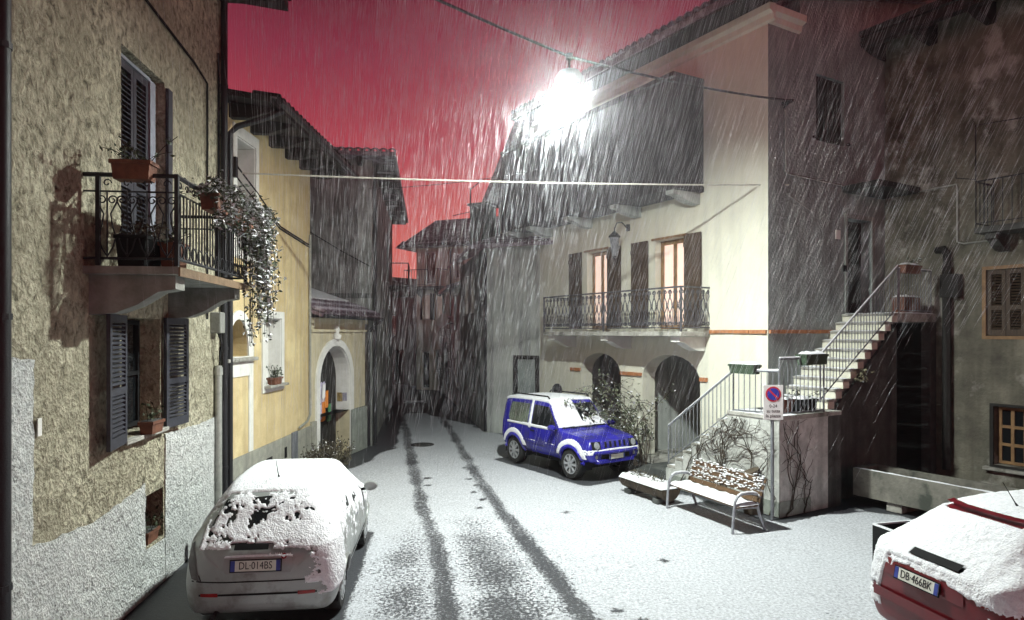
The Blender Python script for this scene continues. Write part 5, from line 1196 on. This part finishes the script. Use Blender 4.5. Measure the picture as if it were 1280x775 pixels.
for sd in (-1, 1):
    c3.patch('side_window', [(-1.0, 1.03), (.75, .98), (.40, 1.34), (-.9, 1.42)], 'y', M_glass, .004, side=sd)
    c3.strip('door_seam', [(-.1, .96), (-.12, .3)], 'y', .012, M_black, .003, side=sd)
    c3.patch('tail_light', [(sd * .56, .86), (sd * .70, .88), (sd * .78, 1.0), (sd * .72, 1.08), (sd * .62, 1.05)], 'x', M_red, .010)
    mirror(c3, .8, sd * .97, 1.04, M_redpaint, sd)
c3.strip('spoiler', [(-.50, 1.47), (.50, 1.47)], 'x', .018, M_redpaint, .050)
c3.strip('hatch_handle', [(-.30, 1.075), (.26, 1.075)], 'x', .05, M_black, .04)
c3.strip('bumper_trim', [(-.66, .58), (.66, .58)], 'x', .10, M_redpaint, .035)
h = c3.ray((-4, 0, .86), (1, 0, 0)); c3.plate((h[0].x - .03, 0.10, .86), -1, 'DB·466BK', tilt=R(10))
c3.patch('plate_recess', [(-.40, .79), (.62, .79), (.62, .96), (-.40, .96)], 'x', M_redpaint, .01)
MB().tube([(-1.0, 0, 1.55), (-1.03, 0, 1.59), (-1.18, 0, 1.80)], [.014, .006, .003], 5).build('aerial', M_black, c3.t)
def sn3(p, n_):
    if p.z < .36: return -1
    c = -1.0
    if n_.z > .4 and p.z > .8: c = .8
    if p.x < -1.2 and p.z > .86: c = max(c, .24 + .3 * noise.noise(p * 2.5))
    if p.x < -1.3 and .42 < p.z <= .86: c = max(c, -.03 + (.25 if p.y > .45 else 0))
    if p.x < -1.9 and abs(p.y - .1) < .30 and .79 < p.z < .93: c = -1
    if p.x < -1.9 and abs(p.y + .02) < .30 and 1.05 < p.z < 1.10: c = -.2
    if abs(p.z - .60) < .05 and p.x < -1.7: c = .0
    if p.x < -1.2 and abs(p.z - 1.47) < .018: c = -1
    return c
c3.snow(sn3, .028, seed=9, jag=.6)

# ---------------------------------------------------------------- street furniture
# bench
BN = thing('park_bench', 'wooden bench with steel arms and snow on its seat in front of the stair wall', 'bench', (3.30, 11.65, 0), math.atan2(-.92, .39))
for x in (-.88, .88):     # local +x along the bench, +y towards the back
    P = [(x, -.02, 0), (x, .0, .30), (x, .03, .52), (x, .08, .60), (x, .16, .64), (x, .30, .645), (x, .44, .63), (x, .50, .60)]
    MB().tube([(p[0], p[1] - .04, p[2]) for p in P], .024, 8).build('armrest', M_steel, BN, 50)
    MB().tube([(x, .62, 0), (x, .52, .22), (x, .46, .42), (x, .55, .66), (x, .62, .86)], .024, 8).build('leg', M_steel, BN, 50)
    MB().tube([(x, -.03, .42), (x, .46, .40)], .020, 6).build('seat_bracket', M_steel, BN)
    o = MB(); o.tube([(x, p1, p2 + .022) for _, p1, p2 in [(0, q[1] - .04, q[2]) for q in P[3:]]], .016, 6); o.build('snow', M_snow, BN, 50)
for i in range(4): MB().box(-.93, .93, .0 + i * .112, .10 + i * .112, .425, .455, .006).build('seat_slat', M_wood, BN)
for i in range(4):
    y = .475 + i * .042; z = .515 + i * .102
    MB().box(-.93, .93, -.014, .014, -.043, .043, .005).build('back_slat', M_wood, BN, loc=(0, y, z), rot=(R(-20), 0, 0))
    if i: snowcap(MB(), -.93, .93, -.016, .018, 0, .022, i * 7, .03).build('snow', M_snow, BN, 60, loc=(0, y + .012, z + .040))
snowcap(MB(), -.93, .93, -.005, .44, .455, .055, 3).build('snow', M_snow, BN, 60)
rg = random.Random(8)
cl = MB()
for i in range(260):
    x = rg.uniform(-.92, .92); k = rg.random(); y = .47 + k * .15; z = .55 + k * .36
    if k < .12: continue
    cl.lathe([(.004, -.008), (rg.uniform(.012, .03), 0), (.004, .012)], 5, (x, y - .022, z))
tag(cl.build('snow_clumps', M_snow, BN, 60), kind='stuff')
# hollow log planter
t = thing('log_planter', 'hollowed log planter topped with snow lying left of the bench', 'planter', (2.72, 13.25, 0), math.atan2(-1.17, .59))
vs = []; fs = []
for i in range(9):
    x = -.68 + i * .17
    for j in range(15):
        a = math.pi * (.06 + .88 * j / 14) + math.pi; r = .235 + .02 * noise.noise(Vector((x * 3, j * .7, 1)))
        vs.append((x, r * math.cos(a), .34 + r * 1.1 * math.sin(a)))
for i in range(8):
    for j in range(14): fs.append((i * 15 + j, i * 15 + j + 1, (i + 1) * 15 + j + 1, (i + 1) * 15 + j))
fs.append(tuple(range(15))); fs.append(tuple(8 * 15 + j for j in range(15)))
MB().add(vs, fs).build('log', M_bark, t, 40)
snowcap(MB(), -.68, .68, -.24, .24, .315, .10, 5).build('snow', M_snow, t, 60)
for x in (-.45, .45): MB().box(x - .08, x + .08, -.2, .2, 0, .10).build('foot', M_darkstone, t)
mb = MB(); pts = [(rg.uniform(-.6, .6), rg.uniform(-.18, .18), .40 + rg.random() * .06) for i in range(160)]; leafcloud(mb, pts, .028, rg, .4); tag(mb.build('foliage', M_dryleaf, t), kind='stuff')
t = thing('stump', 'dark upright log standing between bench end and sign post', 'stump', (4.36, 12.12, 0))
vs = []; fs = []
for i in range(6):
    z = i * .155
    for j in range(14):
        a = 2 * math.pi * j / 14; r = .135 + .018 * noise.noise(Vector((math.cos(a) * 2, math.sin(a) * 2, z))); vs.append((r * math.cos(a), r * math.sin(a), z + (.06 * math.cos(a) if i == 5 else 0)))
for i in range(5):
    for j in range(14): fs.append((i * 14 + j, i * 14 + (j + 1) % 14, (i + 1) * 14 + (j + 1) % 14, (i + 1) * 14 + j))
fs.append(tuple(70 + j for j in range(14))); MB().add(vs, fs).build('trunk', M_bark, t, 40)
# sign
t = thing('parking_sign', 'white no parking sign with blue and red disc on a grey post', 'sign', (4.58, 11.70, 0))
MB().tube([(0, 0, 0), (0, 0, 1.78), (0, 0, 2.36)], .03, 10).build('post', M_rail, t, 40)
bd = MB().box(-.175, .175, -.045, -.033, 1.76, 2.37, .003).build('board', M_signwhite, t)
MB().lathe([(.135, -.049), (.135, -.0455)], 32, (0, 0, 2.21), 'y').build('red_ring', M_signred, bd)
MB().lathe([(.105, -.0525), (.105, -.0495)], 32, (0, 0, 2.21), 'y').build('blue_disc', M_signblue, bd)
MB().box(-.112, .112, -.0565, -.053, -.015, .015).build('red_bar', M_signred, bd, loc=(0, 0, 2.21), rot=(0, R(45), 0))
for k, s_ in enumerate(('0-24', 'su tutta', 'la piazza')): text_mesh(s_, .082, M_ink, bd, (0, -.0462, 2.00 - k * .085), (R(90), 0, 0), sx=.95)
# stone trough
t = thing('stone_trough', 'long stone water trough on block feet against the wall behind the red car', 'trough', toworld(ST, (-1.45, -.62, 0)), RW)
MB().prism(rect(-3.3, 0, -.72, 0), lambda a, b_, d: (a, b_, d), .18, .70, [rect(-3.18, -.12, -.60, -.12)]).build('basin', mat('mossy_stone', (.22, .21, .18), (.11, .105, .09), 4, .85, .6, 18, c3=(.05, .055, .045), c3s=2.0), t)
MB().box(-3.18, -.12, -.60, -.12, .19, .45).build('water', M_glass, t)
for x in (-.75, -2.6): MB().box(x - .14, x + .14, -.6, -.06, 0, .18, .01).build('foot', M_stone, t)
snowcap(MB(), -3.3, 0, -.10, -.01, .70, .02, 8).build('snow', M_snow, t, 60)
t = thing('litter_box', 'black open box with a snowy rim half hidden behind the red hatchback', 'box', (5.28, 9.35, 0), .25)
MB().prism(rect(-.02, .62, -.25, .25), lambda a, b_, d: (a, b_, d), .0, .52, [rect(.02, .58, -.21, .21)]).build('box', M_black, t); MB().box(.02, .58, -.21, .21, .02, .38).build('filling', M_darkstone, t)
MB().prism(rect(-.02, .62, -.25, .25), lambda a, b_, d: (a, b_, d), .521, .545, [rect(.01, .59, -.22, .22)]).build('snow', M_snow, t)
t = thing('iron_post', 'round black iron post standing by the cream house wall behind the blue car', 'post', (1.28, 18.9, 0))
MB().lathe([(.14, 0), (.12, .1), (.12, 1.55), (.15, 1.58), (.15, 1.66), (.12, 1.76), (.05, 1.83)], 14).build('shaft', M_iron, t, 40)
for k in range(3): MB().lathe([(.13, .6 + k * .4), (.13, .64 + k * .4)], 14).build('band', M_iron, t)
# climbing rose by the arches
t = thing('climbing_shrub', 'leafy climbing shrub with arching branches against the arch pier behind the blue car', 'shrub', (3.05, 16.35, 0))
tw = MB(); lf = MB(); sn = MB(); rg = random.Random(21); pts = []
for i in range(26):
    p = Vector((rg.uniform(-.3, .3), rg.uniform(-.2, .2), 0)); d = Vector((rg.gauss(-.12, .22), rg.gauss(.1, .15), 1)); P = [p]
    n_ = rg.randint(9, 17)
    for k in range(n_):
        d += Vector((rg.gauss(-.02, .14), rg.gauss(.02, .10), -.055)); p = p + d.normalized() * .17; p.z = max(p.z, .05); P.append(p)
        if k > 2:
            for q in range(3): pts.append(p + Vector((rg.gauss(0, .09), rg.gauss(0, .09), rg.gauss(0, .09))))
            if rg.random() < .4:
                e = p + Vector((rg.gauss(0, .3), rg.gauss(0, .2), rg.gauss(0, .15))); tw.tube([p, p.lerp(e, .5) + Vector((0, 0, .05)), e], .005, 3)
                for q in range(6): pts.append(p.lerp(e, rg.random()) + Vector((rg.gauss(0, .03), rg.gauss(0, .03), rg.gauss(0, .03))))
    tw.tube(P, [.014 * (1 - .7 * k / len(P)) for k in range(len(P))], 4)
leafcloud(lf, pts, .040, rg); leafcloud(sn, [p_ + Vector((0, -.01, .02)) for p_ in pts[::6]], .035, rg, .6)
tag(tw.build('branches', M_twig, t), kind='stuff'); tag(lf.build('foliage', mat('grey_leaf', (.17, .19, .12), (.08, .10, .06), 20, .7), t), kind='stuff'); tag(sn.build('snow_on_leaves', M_snow, t), kind='stuff')
# low bush by the gateway
t = thing('low_bush', 'low dry bush with a dusting of snow beside the arched gateway', 'bush', (-4.25, 15.2, 0))
tw = MB(); lf = MB(); sn = MB(); pts = []
for i in range(170):
    a = Vector((rg.gauss(0, .14), rg.gauss(0, .75), 0)); b_ = a + Vector((rg.gauss(0, .15), rg.gauss(0, .18), rg.uniform(.3, .78))); tw.tube([a, b_], .006, 3)
    for k in range(14): pts.append(a.lerp(b_, rg.uniform(.3, 1)) + Vector((rg.gauss(0, .05), rg.gauss(0, .05), rg.gauss(0, .03))))
leafcloud(lf, pts, .032, rg); leafcloud(sn, [p_ + Vector((0, 0, .02)) for p_ in pts[::7] if p_.z > .3], .028, rg, .6)
tag(tw.build('branches', M_twig, t), kind='stuff'); tag(lf.build('foliage', M_dryleaf, t), kind='stuff'); tag(sn.build('snow_on_leaves', M_snow, t), kind='stuff')

# ---------------------------------------------------------------- cables and the street lamp
def sag(a, b_, s_, n_=16):
    a, b_ = Vector(a), Vector(b_); return [a.lerp(b_, i / n_) - Vector((0, 0, s_ * 4 * (i / n_) * (1 - i / n_))) for i in range(n_ + 1)]
HOOK = toworld(HW, (-.22, -.45, 8.08)); LB = toworld(HL, (4.35, .3, 8.42)); HANG = LAMP + Vector((0, 0, .42))
def cable(pts, r, m, label, name='overhead_cable', cat='cable'):
    o = MB().tube(pts, r, 5).build(name, m); tag(o, label, cat); return o
cable(sag(HOOK, HANG, .08) + sag(HANG, LB, .08)[1:], .022, M_cable, 'thick dark cable carrying the street lamp across the square')
cable(sag(toworld(HY, (4.05, .1, 6.12)), toworld(HW, (-.02, -.63, 6.40)), .06, 24), .016, M_palecable, 'pale thin cable stretched level below the lamp')
cable(sag(toworld(HD, (LD, -.1, 7.45)), toworld(HW, (5.9, .95, 7.9)), .12, 16), .010, M_cable, 'thin dark wire from the dark tall house to the timber gallery')
SL = thing('street_lamp', 'blazing white street lamp hanging from the cable over the square', 'street lamp', LAMP)
MB().tube([(0, 0, .44), (0, 0, .16)], .018, 6).box(-.05, .05, -.05, .05, .38, .46).build('hanger', M_iron, SL)
MB().lathe([(.09, .21), (.16, .18), (.23, .08), (.255, -.10), (.247, -.10), (.22, .075), (.15, .165), (.08, .195)], 24).build('hood', M_rim, SL, 40)
bm = bmesh.new(); bmesh.ops.create_icosphere(bm, subdivisions=2, radius=.13); bme = bpy.data.meshes.new('bulb'); bm.to_mesh(bme); bm.free()
bme.polygons.foreach_set('use_smooth', [True] * len(bme.polygons))
m, nt, b = node_mat('lamp_glow'); nt.nodes.remove(b); e = nt.nodes.new('ShaderNodeEmission'); e.inputs['Color'].default_value = (.93, 1.0, .93, 1); e.inputs['Strength'].default_value = 10500
nt.links.new(e.outputs[0], nt.nodes['Material Output'].inputs['Surface']); bme.materials.append(m)
put('bulb', bme, SL)
m, nt, b = node_mat('glare_shell'); nt.nodes.remove(b); e = nt.nodes.new('ShaderNodeEmission'); e.inputs['Color'].default_value = (.93, .95, 1, 1); e.inputs['Strength'].default_value = 4.0  # added emissive shell round the bulb, stands in for its glare
tr = nt.nodes.new('ShaderNodeBsdfTransparent'); mxs = nt.nodes.new('ShaderNodeMixShader'); mxs.inputs[0].default_value = .22
nt.links.new(tr.outputs[0], mxs.inputs[1]); nt.links.new(e.outputs[0], mxs.inputs[2]); nt.links.new(mxs.outputs[0], nt.nodes['Material Output'].inputs['Surface'])
MB().lathe([(.20 * math.sin(math.pi * i / 16) + .001, -.20 * math.cos(math.pi * i / 16)) for i in range(17)], 28).build('glare_globe', m, SL, 60)

# ---------------------------------------------------------------- falling snow, its motion trails shaped as needles
rg = random.Random(77); FALL = Vector((-.35, 1.0, -1.85)).normalized()
vs = []; fs = []
def needle(p, ln_, r):
    d = FALL + Vector((rg.gauss(0, .03), rg.gauss(0, .03), rg.gauss(0, .03))); r *= .78; ln_ *= 1.35; a = d.orthogonal().normalized() * r; c = d.cross(a).normalized() * r
    k_ = min(1.1, max(.45, p.y / 14)); a *= k_; c *= k_
    o = len(vs); m_ = p; e0 = p - d * ln_ / 2; e1 = p + d * ln_ / 2
    vs.extend((tuple(e0), tuple(m_ + a), tuple(m_ - a * .5 + c * .87), tuple(m_ - a * .5 - c * .87), tuple(e1)))
    fs.extend(((o, o + 1, o + 2), (o, o + 2, o + 3), (o, o + 3, o + 1), (o + 4, o + 2, o + 1), (o + 4, o + 3, o + 2), (o + 4, o + 1, o + 3)))
def inside(p):
    if p.z < .6: return False
    if p.x < wall_left_x(p.y) + .4: return False
    wx_, wy_ = toW(p.x, p.y)
    if wx_ > -.2 and wy_ < 1.2: return False
    if wy_ < -3.9 or (p.y > 27): return False
    if p.x > 4 and p.z < 3.4: return False
    if p.x > 5.3 and p.z < 9.5 and rg.random() < .5: return False
    return True
n_ = 0
while n_ < 1600:
    Y = 9 + 17 * rg.random(); p = Vector((rg.uniform(-.35, .12) * Y, Y, 3.3 + rg.uniform(-.14, .30) * Y))
    if inside(p): needle(p, rg.uniform(.14, .42), rg.uniform(.0008, .0015)); n_ += 1
n_ = 0
while n_ < 12000:
    Y = 6.5 + 20 * rg.random() ** .9; p = Vector((rg.uniform(-.40, .80) * Y, Y, 3.3 + rg.uniform(-.12, .55) * Y))
    if inside(p): needle(p, rg.uniform(.14, .42), rg.uniform(.0010, .0021)); n_ += 1
n_ = 0
while n_ < 17000:
    d = Vector((rg.gauss(0, 1), rg.gauss(0, 1), rg.gauss(0, 1))).normalized() * (.8 + 6.2 * rg.random() ** .75); p = LAMP + d
    if inside(p): needle(p, rg.uniform(.14, .42), rg.uniform(.0009, .0020)); n_ += 1
for k in range(2600):  # extra streaks packed round the lamp to build up its glare
    needle(LAMP + Vector((rg.gauss(0, 1), rg.gauss(0, 1), rg.gauss(0, 1))).normalized() * (.33 + .95 * rg.random() ** 1.3), rg.uniform(.12, .28), rg.uniform(.0006, .0011))
me = bpy.data.meshes.new('falling_snow_streaks'); me.from_pydata(vs, [], fs); me.materials.append(mat('snow_streak', (.85, .87, .93), None, 4, .6))
tag(put('falling_snow_streaks', me), 'fine white streaks of blurred falling snow in the lamp light', 'snow_streak', kind='stuff')

# ---------------------------------------------------------------- haze
hz = MB().box(-85, 85, -65, 85, -1.2, 12.5).build('haze', M_snow)
m, nt, b = node_mat('haze_air'); nt.nodes.remove(b); pv = nt.nodes.new('ShaderNodeVolumePrincipled')
pv.inputs['Color'].default_value = (.92, .93, 1, 1); pv.inputs['Density'].default_value = .0021; pv.inputs['Anisotropy'].default_value = .86
nt.links.new(pv.outputs[0], nt.nodes['Material Output'].inputs['Volume'])
hz.data.materials.clear(); hz.data.materials.append(m)
tag(hz, kind='stuff')
